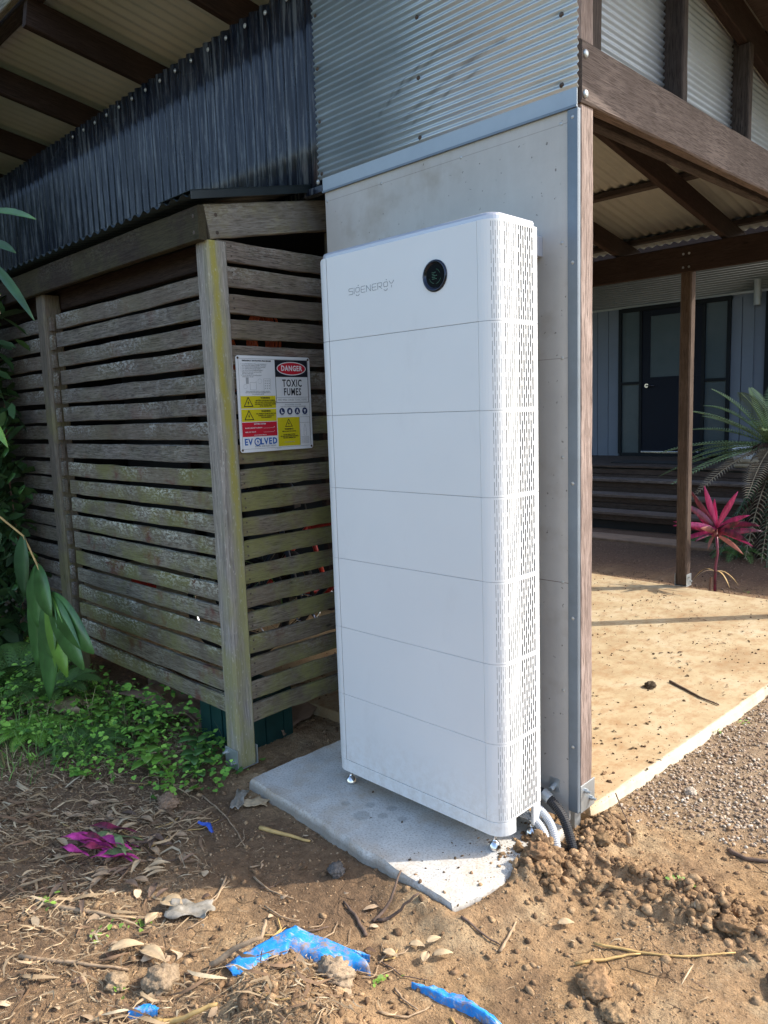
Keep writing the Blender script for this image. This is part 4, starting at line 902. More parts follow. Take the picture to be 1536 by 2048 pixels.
for a, b_ in (((.892, .725), (.875, .775)), ((.892, .725), (.909, .775)), ((.875, .775), (.872, .845)), ((.909, .775), (.912, .845)), ((.872, .845), (.885, .858)), ((.912, .845), (.90, .858)), ((.885, .80), (.899, .80))):
    stroke(dr, [(a[0] * SWD, -a[1] * SHT), (b_[0] * SWD, -b_[1] * SHT)], .0009, .0036)
sg_ob(dr, 'printed_drawings', 's_grey'); sg_ob(nb, 'blue_symbols', 's_navy'); sg_ob(wi, 'white_symbols', 's_white')
sg_ob(tw, 'white_lettering', 's_white'); sg_ob(tb, 'black_lettering', 's_black'); sg_ob(tbl, 'blue_lettering', 's_blue'); sg_ob(tgr, 'fine_print', 's_grey')
for (u, v) in ((.025, .025), (.975, .025), (.025, .975), (.975, .975)):
    mb = MB(); mb.lathe([(.0052, .003), (.0048, .0045), (.0022, .0062)], 10, Matrix.Translation((u * SWD, -v * SHT, 0))); sg_ob(mb, 'screw', 'dark_screw')

# ================================================================== HOUSE BEHIND
HY = 9.40
hs = thing('house', 'blue grey clad house with a dark glazed entry door above timber steps', 'house', (-3.4, 9.5, 0))
MB().box((-9, HY + .15, .1), (4.2, HY + .2, 3.9)).box((-9, HY + .02, .60), (-4.40, HY + .10, 2.96)).box((-2.72, HY + .02, .60), (-2.25, HY + .10, 2.96)).box((-9, HY + .06, 2.96), (-1.2, HY + .14, 3.7)).box((-2.25, HY + .10, .6), (-1.2, HY + .14, 3.0)).ob('wall', 'house_wall', hs)
x = -4.405
while x > -8.9:
    MB().box((x - .186, HY - .004, .62), (x - .004, HY + .019, 2.955)).ob('wall_board', 'house_wall', hs, bevel=.003); x -= .19
for x in (-2.565, -2.40): MB().box((x - .155, HY - .004, .62), (x - .003, HY + .019, 2.90)).ob('wall_board', 'house_wall', hs, bevel=.003)
mb = corr_grid(lambda u, v: (-9 + 7.8 * u, HY + .03 + .009 * math.cos(2 * math.pi * v * .72 / .032), 2.975 + .72 * v), 1, int(.72 / .032 * 6)); mb.ob('fine_corrugated_band', 'house_band', hs, smooth=True, solid=.001)
MB().box((-9, HY - .02, 2.940), (-1.2, HY + .02, 2.972)).ob('band_trim', 'house_trim', hs)
# frame and panes
fr = MB()
def fbar(x0, x1, z0, z1, d=.045): fr.box((x0, HY - d, z0), (x1, HY + .02, z1))
fbar(-4.405, -4.355, .70, 2.935); fbar(-2.755, -2.705, .70, 2.90); fbar(-4.355, -2.755, 2.875, 2.939, .046); fbar(-2.80, -2.70, 2.88, 2.939, .044); fbar(-4.355, -2.755, .665, .715, .046)
fbar(-4.060, -4.015, .715, 2.875, .047); fbar(-3.105, -3.060, .715, 2.875, .047); fbar(-4.355, -4.06, 1.775, 1.815); fbar(-3.06, -2.755, 1.765, 1.805)
fo = fr.ob('door_frame', 'frame', hs, bevel=.003)
for (a, b_, c, d) in ((-4.355, -4.06, .715, 1.775), (-4.355, -4.06, 1.815, 2.875), (-3.06, -2.755, .715, 1.765), (-3.06, -2.755, 1.805, 2.875)): MB().box((a, HY - .01, c), (b_, HY - .002, d)).ob('glass_pane', 'frosted', hs)
dd = MB().box((-4.013, HY - .035, .72), (-3.107, HY + .0, 1.86)).box((-4.013, HY - .035, 1.86), (-3.89, HY, 2.872)).box((-3.23, HY - .035, 1.86), (-3.107, HY, 2.872)).box((-3.89, HY - .035, 2.78), (-3.23, HY, 2.872)).box((-3.885, HY - .042, 1.83), (-3.235, HY - .035, 1.87)).ob('door', 'door', hs, bevel=.004)
MB().box((-3.89, HY - .022, 1.86), (-3.23, HY - .014, 2.78)).ob('glass', 'frosted', dd)
MB().tube([(-3.93, HY - .035, 1.745), (-3.93, HY - .060, 1.745)], .032, 16).tube([(-3.93, HY - .068, 1.745), (-3.88, HY - .075, 1.742), (-3.80, HY - .072, 1.738)], .011, 8).ob('handle', 'steel', dd, smooth=False)
MB().box((-4.013, HY - .06, .715), (-3.107, HY - .036, .745)).ob('threshold', 'steel', hs, bevel=.003)
MB().box((-2.25, HY - .03, .70), (-2.19, HY + .06, 2.94)).box((-2.19, HY - .01, .7), (-1.3, HY + .0, 2.9)).ob('window', 'frame', hs, bevel=.003)
wl = MB(); wl.tube([(-2.345, HY - .085, 2.76), (-2.345, HY - .085, 3.10)], .045, 16).box((-2.375, HY - .06, 2.86), (-2.315, HY, 2.98)); tag(wl.ob('t', 'house_trim', hs, smooth=False), None)
bpy.data.objects['t'].name = 'wall_light'
# porch roof over the deck
MB().box((-9.0, 7.40, 3.30), (4.2, 9.6, 3.42), Matrix(((1, 0, 0, 0), (0, 1, 0, 0), (0, .05, 1, -.35), (0, 0, 0, 1)))).ob('porch_roof', 'wood_dark', hs)
MB().box((-9.0, 7.35, 3.22), (4.2, 7.395, 3.44)).ob('porch_fascia', 'wood_dark', hs)
# deck and steps
st = thing('deck_steps', 'wide dark timber steps rising to the deck at the house entry', 'steps', (-3.6, 7.6, 0))
n = 0; y = 7.56
while y < HY - .05:
    board('deck_board', 7.0, .135, .03, 'wood_step', (1, 0, 0), (-8.0, y + .067, .65), st, Z=(0, -1, 0), me=vm.setdefault('deck', board_mesh('deck_board', 7.0, .135, .03, 'wood_step', 400, segs=5))); y += .141; n += 1
for k, (y, z) in enumerate(((7.56, .635), (7.32, .485), (6.98, .322), (6.64, .150))):
    if k:
        for q in range(2): board('tread', 6.2, .142, .036, 'wood_tread', (1, 0, 0), (-7.8, y + .07 + q * .15, z), st, Z=(0, -1, 0), seed=410 + k * 2 + q, segs=6)
    for q in range(2 if k < 3 else 1):
        board('riser', 6.2, .066, .02, 'wood_step', (1, 0, 0), (-7.8, y + .03 + (.012 if k else 0), z - .055 - q * .072), st, seed=420 + k * 2 + q, segs=6)
MB().box((-7.8, 6.72, -.1), (-1.62, 6.74, .09)).ob('footing', 'interior', st)
MB().box((-8.0, 7.64, .0), (-1.0, 7.66, .60)).ob('skirting', 'interior', st)
# things on the deck
pt = MB().lathe([(.07, 0), (.10, .02), (.13, .10), (.135, .18), (.118, .245), (.112, .255), (.098, .25), (.1, .20)], 28, Matrix.Translation((-2.17, 8.45, .667)) ).ob('t', 'pot', smooth=True); pt.name = 'plant_pot'; tag(pt, 'white glazed round pot on the deck beside the cycad', 'pot')
for k, zz in enumerate((0, .055)):
    o = MB().tube([(-1.98, 7.66, .69 + zz), (-1.88, 7.63, .695 + zz), (-1.6, 7.6, .69 + zz)], .028, 10).ob('t', 'cork'); o.name = 'log'; tag(o, 'pale peeled log on the deck edge, ' + ('lower' if k == 0 else 'upper') + ' one of two', 'log')
crumple('doormat_bundle', -2.70, 8.75, .68, .25, .16, .10, 'bike', 'dark bundle on the deck at the right side of the door', 'bundle', .1, 12, 4)
MB().box((-3.75, 7.9, .667), (-2.6, 8.35, .679)).ob('t', 'interior'); o = bpy.data.objects['t']; o.name = 'doormat'; tag(o, 'dark doormat on the deck before the entry door', 'mat')

# ================================================================== SCATTERED STUFF
def scatter(name, tv, tf, pos, scl, rot, colr, m, tilt=None, smooth=False, kind='stuff', jitter=0, aniso=None):
    """pos (N,3), scl (N,), rot (N,) about z, tilt (N,2) euler x,y; templates list chosen at random"""
    Vs, Fs, Cs = [], [], []; base = 0; N = len(pos); pick = RNG.integers(0, len(tv), N); k = tf[0].shape[1]
    for t in range(len(tv)):
        I = np.where(pick == t)[0]
        if not len(I): continue
        v = tv[t][None] * (scl[I, None, None] * (aniso[I][:, None, :] if aniso is not None else 1.))
        if tilt is not None:
            a = tilt[I, 0][:, None]; c, s_ = np.cos(a), np.sin(a); y = v[..., 1] * c - v[..., 2] * s_; z = v[..., 1] * s_ + v[..., 2] * c; v = np.stack([v[..., 0], y, z], -1)
            a = tilt[I, 1][:, None]; c, s_ = np.cos(a), np.sin(a); x = v[..., 0] * c + v[..., 2] * s_; z = -v[..., 0] * s_ + v[..., 2] * c; v = np.stack([x, v[..., 1], z], -1)
        a = rot[I][:, None]; c, s_ = np.cos(a), np.sin(a); x = v[..., 0] * c - v[..., 1] * s_; y = v[..., 0] * s_ + v[..., 1] * c
        v = np.stack([x, y, v[..., 2]], -1) + pos[I][:, None, :]
        nv = tv[t].shape[0]; Vs.append(v.reshape(-1, 3)); Fs.append((tf[t][None] + (base + np.arange(len(I)) * nv)[:, None, None]).reshape(-1, k)); Cs.append(np.repeat(colr[I], nv, 0)); base += nv * len(I)
    return np_mesh(name, np.concatenate(Vs), np.concatenate(Fs), m, np.concatenate(Cs), smooth, kind=kind)
def sample(n, x0, x1, y0, y1, dens, over=6):
    x = RNG.uniform(x0, x1, n * over); y = RNG.uniform(y0, y1, n * over); k = RNG.random(n * over) < dens(x, y); x, y = x[k][:n], y[k][:n]; return x, y
def ico(sub=1, jit=.2, seed=0, flat=1.):
    import bmesh
    bm = bmesh.new(); bmesh.ops.create_icosphere(bm, subdivisions=sub, radius=1); r = np.random.default_rng(seed)
    V = np.array([v.co[:] for v in bm.verts]); Fc = np.array([[v.index for v in f.verts] for f in bm.faces]); bm.free()
    d = fbm(V[:, 0] * 1.6 + seed * 3, V[:, 1] * 1.6 + V[:, 2] * 1.9 + seed, 3, seed) * 1.3 + r.uniform(-jit, jit, len(V)); V = V * (1 + d[:, None] * .8); V[:, 2] *= flat; return V, Fc
def onslab(x, y): return (x > -1.04) & (x < .115) & (y > -.215 - .06 * (x + 1)) & (y < .5)
def onpath(x, y): return (x < .10 + .04 * y) & (y > .5) & (y < 4.0)
def gz(x, y): return np.where(onslab(x, y), 0, np.where(onpath(x, y), -.004, height(x, y)))
def cvar(base, n, v=.25): 
    b = np.asarray(base); k = RNG.uniform(1 - v, 1 + v, (n, 1)); return np.clip(b[None] * k * RNG.uniform(.93, 1.07, (n, 3)), 0, 1)
rk = [ico(2, .07, s, .75) for s in range(5)]; rs = [ico(1, .30, 20 + s, .72) for s in range(8)]; rk = [ico(2, .13, 40 + s, .72) for s in range(6)]
# crumbled earth: heaped beside the slab and over the foreground mound
def dcl(x, y): return np.clip(pile_w(x, y) * 1.1 + mound_w(x, y) * .75 + .035 + .10 * sm(fbm(x * 4, y * 4, 4, 41), .04, .2), 0, 1) * ~((x < -.15) & onslab(x, y))
x, y = sample(19000, -2.0, 1.4, -1.5, .8, dcl); n = len(x)
sc = .0016 + .0125 * RNG.random(n) ** 5.5 * (1 + pile_w(x, y) * .6)
sc = np.where(onslab(x, y), sc * .6, sc)
scatter('earth_crumbs', [r[0] for r in rs], [r[1] for r in rs], np.c_[x, y, gz(x, y) + sc * .05], sc, RNG.uniform(0, 6.3, n), np.where(RNG.random((n, 1)) < .5, (.34, .225, .125), np.where(RNG.random((n, 1)) < .6, (.24, .15, .082), (.15, .095, .055))) * RNG.uniform(.8, 1.2, (n, 1)), 'clod', RNG.uniform(-.6, .6, (n, 2)), aniso=RNG.uniform(.5, 1.45, (n, 3)))
x, y = sample(26000, -2.0, 1.5, -1.6, .9, lambda x, y: (.35 + 1.2 * sm(fbm(x * 5, y * 5, 4, 48), -.05, .15)) * .6 * ~onslab(x, y) * ~onpath(x, y), 5); n = len(x); sc = .0011 + .0042 * RNG.random(n) ** 3
scatter('soil_crumbs', [r[0] for r in rs], [r[1] for r in rs], np.c_[x, y, gz(x, y) + sc * .1], sc, RNG.uniform(0, 6.3, n), np.where(RNG.random((n, 1)) < .6, (.36, .245, .14), np.where(RNG.random((n, 1)) < .5, (.20, .125, .07), (.40, .29, .18))) * RNG.uniform(.75, 1.2, (n, 1)), 'clod', RNG.uniform(-.6, .6, (n, 2)), aniso=RNG.uniform(.5, 1.45, (n, 3)))
# middling lumps in the heap
x, y = sample(230, .0, 1.35, -.1, .55, lambda x, y: np.clip(pile_w(x, y) ** 1.6 - .05, 0, 1) * ~onslab(x, y) * ~((x > .08) & (x < .20) & (y > .14) & (y < .30)), 30); n = len(x); sc = .006 + .015 * RNG.random(n) ** 2
scatter('heap_lumps', [r[0] for r in rk], [r[1] for r in rk], np.c_[x, y, gz(x, y) - sc * .15], sc, RNG.uniform(0, 6.3, n), np.where(RNG.random((n, 1)) < .5, (.33, .215, .12), (.22, .14, .075)) * RNG.uniform(.8, 1.15, (n, 1)), 'clod', RNG.uniform(-.6, .6, (n, 2)), aniso=RNG.uniform(.75, 1.3, (n, 3)))
# grit over the slab and the path
def dgr(x, y): return np.where(onslab(x, y), .6 * sm(x, -.35, .1) + .03, np.where(onpath(x, y), .12 + .5 * sm(-y + .4 * x, -1.3, -.4) + .3 * sm(fbm(x * 3, y * 3, 3, 44), .05, .2), 0))
x, y = sample(2600, -2.6, .3, -.3, 4.0, dgr, 12); n = len(x); sc = .0014 + .0065 * RNG.random(n) ** 4
scatter('grit', [r[0] for r in rs], [r[1] for r in rs], np.c_[x, y, gz(x, y) + sc * .3], sc, RNG.uniform(0, 6.3, n), cvar((.13, .085, .05), n, .4), 'clod', RNG.uniform(-.6, .6, (n, 2)), aniso=RNG.uniform(.5, 1.45, (n, 3)))
# gravel right of the path and beyond it
def dgv(x, y): return gravel_w(x, y) * ~onpath(x, y) * np.where(y > 3.9, .5, 1)
x, y = sample(19000, .05, 1.9, .35, 3.4, dgv, 4); x2, y2 = sample(2200, -3.2, .8, 4.0, 5.9, lambda x, y: ~onpath(x, y) * (.3 + sm(-y, -4.6, -4.2)), 4); x = np.r_[x, x2]; y = np.r_[y, y2]; n = len(x)
sc = RNG.uniform(.0028, .0086, n); pc = np.where(RNG.random((n, 1)) < .55, (.36, .275, .195), np.where(RNG.random((n, 1)) < .6, (.25, .17, .115), (.52, .45, .36)))
scatter('gravel', [r[0] for r in rs], [r[1] for r in rs], np.c_[x, y, gz(x, y) + sc * .35], sc, RNG.uniform(0, 6.3, n), np.where((y > 4)[:, None], np.array((.20, .135, .095)), pc) * RNG.uniform(.75, 1.2, (n, 1)), 'gravel', RNG.uniform(-.4, .4, (n, 2)), aniso=RNG.uniform(.7, 1.3, (n, 3)))
# straw, dry grass, bark
def strip(L=1., w=.05, bend=.3, segs=4, twist=.6, seed=0):
    r = random.Random(seed); V = []; 
    for i in range(segs + 1):
        t = i / segs; a = bend * (t - .5); x = (t - .5); y = a * a * 1.2 * (1 if seed % 2 else -1); z = .12 * math.sin(t * math.pi) * r.uniform(.4, 1.6); ww = w * (1 - .75 * abs(2 * t - 1) ** 2); tw = twist * t
        V += [(x, y - ww * math.cos(tw), z - ww * math.sin(tw)), (x, y + ww * math.cos(tw), z + ww * math.sin(tw))]
    return np.array(V), np.array([(2 * i, 2 * i + 2, 2 * i + 3, 2 * i + 1) for i in range(segs)])
sw = [strip(1, .020 + .018 * (s % 3), b, 4, tw, s) for s, (b, tw) in enumerate(((.5, .5), (1.2, .9), (2.0, .2), (.2, 1.2), (1.6, 1.5), (.8, .1)))]
def dst(x, y): return np.clip(straw_w(x, y) * (.35 + 1.3 * sm(fbm(x * 4, y * 4, 4, 51), -.08, .14)) + .008, 0, 1) * ~onslab(x, y) * (1 - .8 * pile_w(x, y))
x, y = sample(15000, -2.7, 1.0, -1.6, .1, dst); n = len(x); sc = RNG.uniform(.012, .085, n) * np.where(RNG.random(n) < .9, .62, 1.6)
sc_c = np.where(RNG.random((n, 1)) < .6, (.40, .285, .165), np.where(RNG.random((n, 1)) < .7, (.21, .13, .075), (.56, .45, .29)))
scatter('dry_grass_litter', [s[0] for s in sw], [s[1] for s in sw], np.c_[x, y, gz(x, y) + RNG.uniform(.0005, .009, n)], sc, RNG.normal(.5, .8, n), sc_c * RNG.uniform(.7, 1.2, (n, 1)), 'straw', RNG.uniform(-.25, .25, (n, 2)))
x, y = sample(420, -1.9, .25, .5, 4.0, lambda x, y: onpath(x, y) * (.25 + sm(fbm(x * 2, y * 2, 3, 46), .0, .15)), 12); n = len(x)
scatter('path_litter', [s[0] for s in [strip(1, .05, .8, 4, .5, 1), strip(1, .2, .6, 4, .4, 2)]], [s[1] for s in [strip(1, .05, .8, 4, .5, 1), strip(1, .2, .6, 4, .4, 2)]], np.c_[x, y, np.full(n, .000)], RNG.uniform(.008, .035, n), RNG.uniform(0, 6.3, n), cvar((.17, .11, .06), n, .5), 'straw', RNG.uniform(-.2, .2, (n, 2)))
# little dry leaves and bark flakes
lf = [strip(1, .26, .6, 4, .3, s) for s in (1, 2, 3)] + [strip(1, .16, 1.2, 4, .9, s) for s in (4, 5)]
x, y = sample(300, -2.4, 1.2, -1.6, .3, lambda x, y: np.clip(.07 + straw_w(x, y) * .5 + np.exp(-(((x + 1.05) / .35) ** 2 + ((y + .78) / .22) ** 2)) + .5 * np.exp(-(((x + .12) / .3) ** 2 + ((y + .5) / .15) ** 2)), 0, 1) * ~onslab(x, y), 12); n = len(x); sc = RNG.uniform(.016, .055, n)
cc = np.where(RNG.random((n, 1)) < .5, (.42, .30, .19), np.where(RNG.random((n, 1)) < .5, (.20, .12, .075), (.55, .42, .27)))
scatter('fallen_leaves', [s[0] for s in lf], [s[1] for s in lf], np.c_[x, y, gz(x, y) + .005], sc, RNG.uniform(0, 6.3, n), cc * RNG.uniform(.7, 1.2, (n, 1)), 'straw', RNG.uniform(-.5, .5, (n, 2)))
# green ground cover under the slats
def fan(parts, seed):
    V, Fc = [], []
    for (a, L, w, cx, cy, cz) in parts:
        b = len(V); c, s_ = math.cos(a), math.sin(a)
        for (t, q, z) in ((0, 0, 0), (.35, -w, .10), (.35, w, .10), (.75, -w * .9, .12), (.75, w * .9, .12), (1, 0, .02), (.55, 0, .03)):
            X_, Y_ = t * L, q; V.append((cx + X_ * c - Y_ * s_, cy + X_ * s_ + Y_ * c, cz + z * L))
        Fc += [(b, b + 1, b + 6, b + 2), (b + 1, b + 3, b + 5, b + 6), (b + 2, b + 6, b + 5, b + 4)]
    return np.array(V), np.array(Fc)
clv = [fan([(k * 2.1 + s, .5, .26, 0, 0, 0) for k in range(3)], s) for s in range(3)] + [fan([(s, 1, .30, 0, 0, 0)], s) for s in range(2)]
def wv(x, y):
    f = sm(-x - 1.16 + .25 * fbm(x * 6, y * 6, 3, 62), -.02, .12) * sm(y + .56 + (x + 1.3) * -.28 + .3 * fbm(x * 5, y * 5, 4, 61), -.03, .10) * sm(-y, .0, .12)
    return f
x, y = sample(7500, -4.6, -1.1, -1.2, .1, lambda x, y: np.clip(wv(x, y), 0, 1)); n = len(x); hgt = .02 + .14 * RNG.random(n) * sm(wv(x, y), .1, 1.) * (.5 + 1.2 * sm(fbm(x * 5, y * 5, 3, 63), -.1, .2))
gc = np.where(RNG.random((n, 1)) < .5, (.17, .38, .05), np.where(RNG.random((n, 1)) < .6, (.28, .52, .08), (.08, .20, .035)))
scatter('ground_cover', [s[0] for s in clv], [s[1] for s in clv], np.c_[x, y, gz(x, y) + hgt], RNG.uniform(.010, .034, n) * np.where(RNG.random(n) < .12, 1.9, 1), RNG.uniform(0, 6.3, n), gc * RNG.uniform(.7, 1.25, (n, 1)), 'grass', RNG.uniform(-.55, .55, (n, 2)))
bld = []
for s in range(4):
    V = []; r = random.Random(s)
    for i in range(6):
        t = i / 5; V += [(.42 * t * t * (1 + s * .3), -.022 * (1 - t), t - .18 * t * t * s), (.42 * t * t * (1 + s * .3), .022 * (1 - t) + .001, t - .18 * t * t * s)]
    bld.append((np.array(V), np.array([(2 * i, 2 * i + 2, 2 * i + 3, 2 * i + 1) for i in range(5)])))
def wg(x, y): return np.clip(sm(-x, 1.55, 2.1) * sm(y + .95 + (x + 2) * -.25, -.02, .1) * sm(-y, .05, .2) + .12 * wv(x, y), 0, 1)
x, y = sample(3000, -4.5, -1.1, -1.4, .1, wg); n = len(x)
scatter('grass', [b[0] for b in bld], [b[1] for b in bld], np.c_[x, y, gz(x, y)], RNG.uniform(.05, .19, n), RNG.uniform(0, 6.3, n), np.where(RNG.random((n, 1)) < .75, (.11, .22, .04), (.30, .28, .13)) * RNG.uniform(.7, 1.3, (n, 1)), 'grass', RNG.uniform(-.35, .35, (n, 2)))
# small green seedlings in the litter and by the path edge
x, y = np.concatenate([RNG.normal(cx, .022, 9) for cx, cy in ((-.62, -.95), (-.40, -1.10), (-.66, -1.03), (.10, -.62), (-.95, -1.08), (.155, 1.55), (.20, 1.75), (-.66, 4.35), (.55, .30))]), np.concatenate([RNG.normal(cy, .022, 9) for cx, cy in ((-.62, -.95), (-.40, -1.10), (-.66, -1.03), (.10, -.62), (-.95, -1.08), (.155, 1.55), (.20, 1.75), (-.66, 4.35), (.55, .30))]); n = len(x)
scatter('seedlings', [s[0] for s in clv], [s[1] for s in clv], np.c_[x, y, height(x, y) + .012], RNG.uniform(.010, .022, n), RNG.uniform(0, 6.3, n), cvar((.16, .27, .04), n), 'grass', RNG.uniform(-.5, .5, (n, 2)))

# ================================================================== COUNTABLE THINGS ON THE GROUND
def clod(x, y, r, label=None, group='earth clods heaped beside the slab', col=(.25, .155, .082), m='clod', flat=.7, name='earth_clod', cat='clod', sub=4, sink=.45):
    V, Fc = ico(sub, .025, random.randint(0, 999), flat); x3, y3 = V[:, 0], V[:, 1]
    V = V * (1 + (fbm(V[:, 0] * 3 + x * 9, V[:, 1] * 3 + V[:, 2] * 4, 4, 9, .7) * .55 - np.abs(fbm(V[:, 0] * 6 + y * 9 + V[:, 2] * 5, V[:, 1] * 6 - V[:, 2] * 3, 4, 19, .7)) * .9 - np.abs(fbm(V[:, 0] * 17 + V[:, 2] * 11, V[:, 1] * 17 - V[:, 2] * 9, 3, 29, .7)) * .35)[:, None]) * r * 1.1
    a = random.uniform(0, 6.3); V = np.c_[V[:, 0] * math.cos(a) * 1.15 - V[:, 1] * math.sin(a), V[:, 0] * math.sin(a) * 1.15 + V[:, 1] * math.cos(a), V[:, 2]]
    z = float(gz(np.array([x]), np.array([y]))[0]) + r * flat * (1 - sink)
    k = RNG.uniform(.8, 1.2); o = np_mesh(name, V, Fc, m, np.tile(np.array(col) * k, (len(V), 1))); o.location = (x, y, z); o.matrix_basis = Matrix.Translation((x, y, z))
    return tag(o, label or 'lumpy brown earth clod in the dug heap beside the slab and conduits', cat, group if not label else None)
SM_V, SM_F, SM_C = [], [], []
def clod_stuff(x, y, r):
    o = clod(x, y, r, 'x'); me = o.data; nv = len(me.vertices); V = np.empty(nv * 3, np.float32); me.vertices.foreach_get('co', V); V = V.reshape(-1, 3) + np.array(o.matrix_basis.translation)
    Fx = np.empty(len(me.polygons) * 3, np.int32); me.polygons.foreach_get('vertices', Fx); b0 = sum(len(v) for v in SM_V)
    SM_V.append(V); SM_F.append(Fx.reshape(-1, 3) + b0); SM_C.append(np.tile(np.array((.25, .155, .082)) * RNG.uniform(.8, 1.2), (nv, 1)))
    MWD.pop(o.name, None); bpy.data.objects.remove(o); bpy.data.meshes.remove(me)
for k in range(22):
    t = random.random()
    if k < 8: px, py = .20 + random.gauss(0, .04), .0 + t * .13
    else: px, py = .22 + t * .8 + random.gauss(0, .05), .12 + t * .24 + random.gauss(0, .055)
    if onslab(px, py): px = .19
    clod_stuff(px, py, random.uniform(.012, .024))
np_mesh('heaped_clods', np.concatenate(SM_V), np.concatenate(SM_F), 'clod', np.concatenate(SM_C), kind='stuff')
clod(.535, -.235, .046, 'largest round earth clod standing alone in the right foreground', sub=4, flat=.5)
clod(.62, -.29, .034, 'rounded clod right beside the largest clod in the foreground', sub=4, col=(.33, .22, .12), flat=.5)
clod(.165, .055, .036, 'big dark clod at the slab corner in front of the conduits', sub=4, col=(.20, .12, .065))
clod(.07, .085, .016, 'crumbly clod on the slab behind the right levelling foot', col=(.22, .14, .075))
clod(.055, .155, .013, 'smaller clod on the slab below the rear cabinet leg', col=(.22, .14, .075))
clod(.245, .33, .026, 'clod leaning against the post base beside the black conduit', col=(.23, .15, .08))
clod(.86, .36, .040, 'broad clod of the heap near the right edge of the view', sub=4)
clod(.72, .20, .033, 'cracked clod at the far end of the heap, nearer the viewer', sub=4)
clod(-.273, 1.786, .026, 'single dark stone standing on the ochre path', name='stone', cat='stone', col=(.12, .09, .06))
clod(-.93, 4.0, .024, 'small stone on the far edge of the path by the pergola post', name='stone', cat='stone', col=(.10, .09, .07))
clod(-.35, -.367, .026, 'round grey ball like stone in the dirt before the slab edge', name='stone', cat='stone', col=(.13, .12, .11), flat=.9, sink=.1)
clod(.30, .92, .020, 'pale stone in the gravel next to the path edge', name='stone', cat='stone', col=(.45, .38, .3))
clod(-1.20, -.50, .038, 'clump of soil between weeds and bare ground', col=(.26, .17, .11))
clod(-.33, -1.02, .045, 'pale earth lump in the straw at the lower left', col=(.34, .25, .16)); clod(-.42, -1.10, .030, 'tan lump of soil beside a tiny green seedling lower left', col=(.36, .26, .16))
clod(.02, -.70, .045, 'dry crumbly lump on the mound below the blue tarp', col=(.36, .27, .18))
mt['mudk'] = plain('dried_mud', (.27, .175, .10), .95, 0, .35, 22, .9)
TWG = {}
def stick(pts, r, m, label, name='stick', cat='stick', group=None, lift=.006):
    P_ = []
    for i in range(len(pts) - 1):
        for q in range(4):
            t = q / 4; P_.append([pts[i][k] * (1 - t) + pts[i + 1][k] * t for k in range(len(pts[i]))])
    P_.append(list(pts[-1])); out = []
    for i, p in enumerate(P_):
        z = float(gz(np.array([p[0]]), np.array([p[1]]))[0]) + lift + (p[2] if len(p) > 2 else 0)
        out.append((p[0] + random.uniform(-.002, .002), p[1] + random.uniform(-.002, .002), z))
    zs = [p[2] for p in out]; out = [(p[0], p[1], (zs[max(0, i - 1)] + zs[i] + zs[min(len(zs) - 1, i + 1)]) / 3) for i, p in enumerate(out)]
    rs_ = [r * (1 - .55 * i / len(out)) for i in range(len(out))]
    if label is None: TWG.setdefault(m, MB()).tube(out, rs_, 5); return
    return tag(MB().tube(out, rs_, 7).ob(name, m, smooth=True), label, cat, group)
stick([(-.783, -.359), (-.68, -.33), (-.564, -.299)], .009, 'cane', 'split yellow bamboo piece lying along the slab front')
stick([(-1.163, -.368), (-1.0, -.39), (-.86, -.42), (-.72, -.47)], .0035, 'twig', 'long thin pale root from the weeds towards the slab')
stick([(-1.02, -.42), (-.98, -.56), (-.99, -.64)], .003, 'twig', 'thin twig crossing the pale root left of the slab')
stick([(.45, -.09), (.56, -.045), (.66, .02), (.76, .13)], .0042, 'cane', 'long bent straw coloured twig in the right foreground')
stick([(.45, -.20), (.52, -.10), (.565, -.045)], .0050, 'cane', 'twig forking off the long bent twig towards the viewer')
stick([(.27, -.30), (.25, -.22), (.235, -.17)], .0050, 'twig', 'short upright looking twig on the bare dirt before the slab corner')
stick([(.13, -.30), (.20, -.285), (.255, -.275)], .0042, 'twig_dk', 'dark curved twig left of the short pale twig')
stick([(-.224, 1.919), (-.12, 1.86), (-.02, 1.80), (.09, 1.76)], .0075, 'twig_dk', 'dark forked twig lying across the ochre path')
stick([(-.27, -.90, .0), (-.225, -.86, .05), (-.17, -.80, .07), (-.20, -.76, .10)], .0095, 'twig', 'thick pale stick leaning over the left end of the blue tarp')
stick([(-.235, -1.10), (-.16, -1.05, .02), (-.10, -.99, .03)], .009, 'cane', 'stout yellow cane stub at the bottom of the view')
stick([(-.98, -1.10), (-.84, -1.04), (-.72, -.98), (-.60, -.87)], .009, 'twig', 'long barked branch in the straw at lower left')
stick([(-.75, -1.24), (-.60, -1.14), (-.46, -1.05)], .007, 'twig', 'pale branch in the straw at the bottom left corner')
stick([(-.10, -.44), (-.10, -.36, .02), (-.12, -.29, .05)], .006, 'twig_dk', 'forked root sticking up at the slab front, left prong'); stick([(-.09, -.43), (-.04, -.38, .03), (.0, -.34, .06)], .006, 'twig_dk', 'forked root sticking up at the slab front, right prong')
stick([(-.07, -.50), (-.16, -.46), (-.23, -.44)], .006, 'twig_dk', 'dark root piece flat on the dirt below the forked root')
stick([(.30, .42, 0), (.30, .41, .05)], .011, 'twig', 'short cut root stub standing in the soil right of the post base'); stick([(.22, .47, .11), (.27, .45, .07), (.30, .43, .02)], .0025, 'twig_dk', 'thin dark tendril between post bracket and root stub')
stick([(.56, .62), (.62, .60), (.68, .62), (.73, .66)], .009, 'twig_dk', 'dark curved branch half buried in the gravel')
stick([(.93, .04), (.90, .05), (.86, .10)], .024, 'twig_dk', 'dark thick log end at the right edge of the foreground')
stick([(-.56, -.55), (-.46, -.56), (-.36, -.54)], .0035, 'twig', 'thin straight twig on shaded dirt in front of the slab')
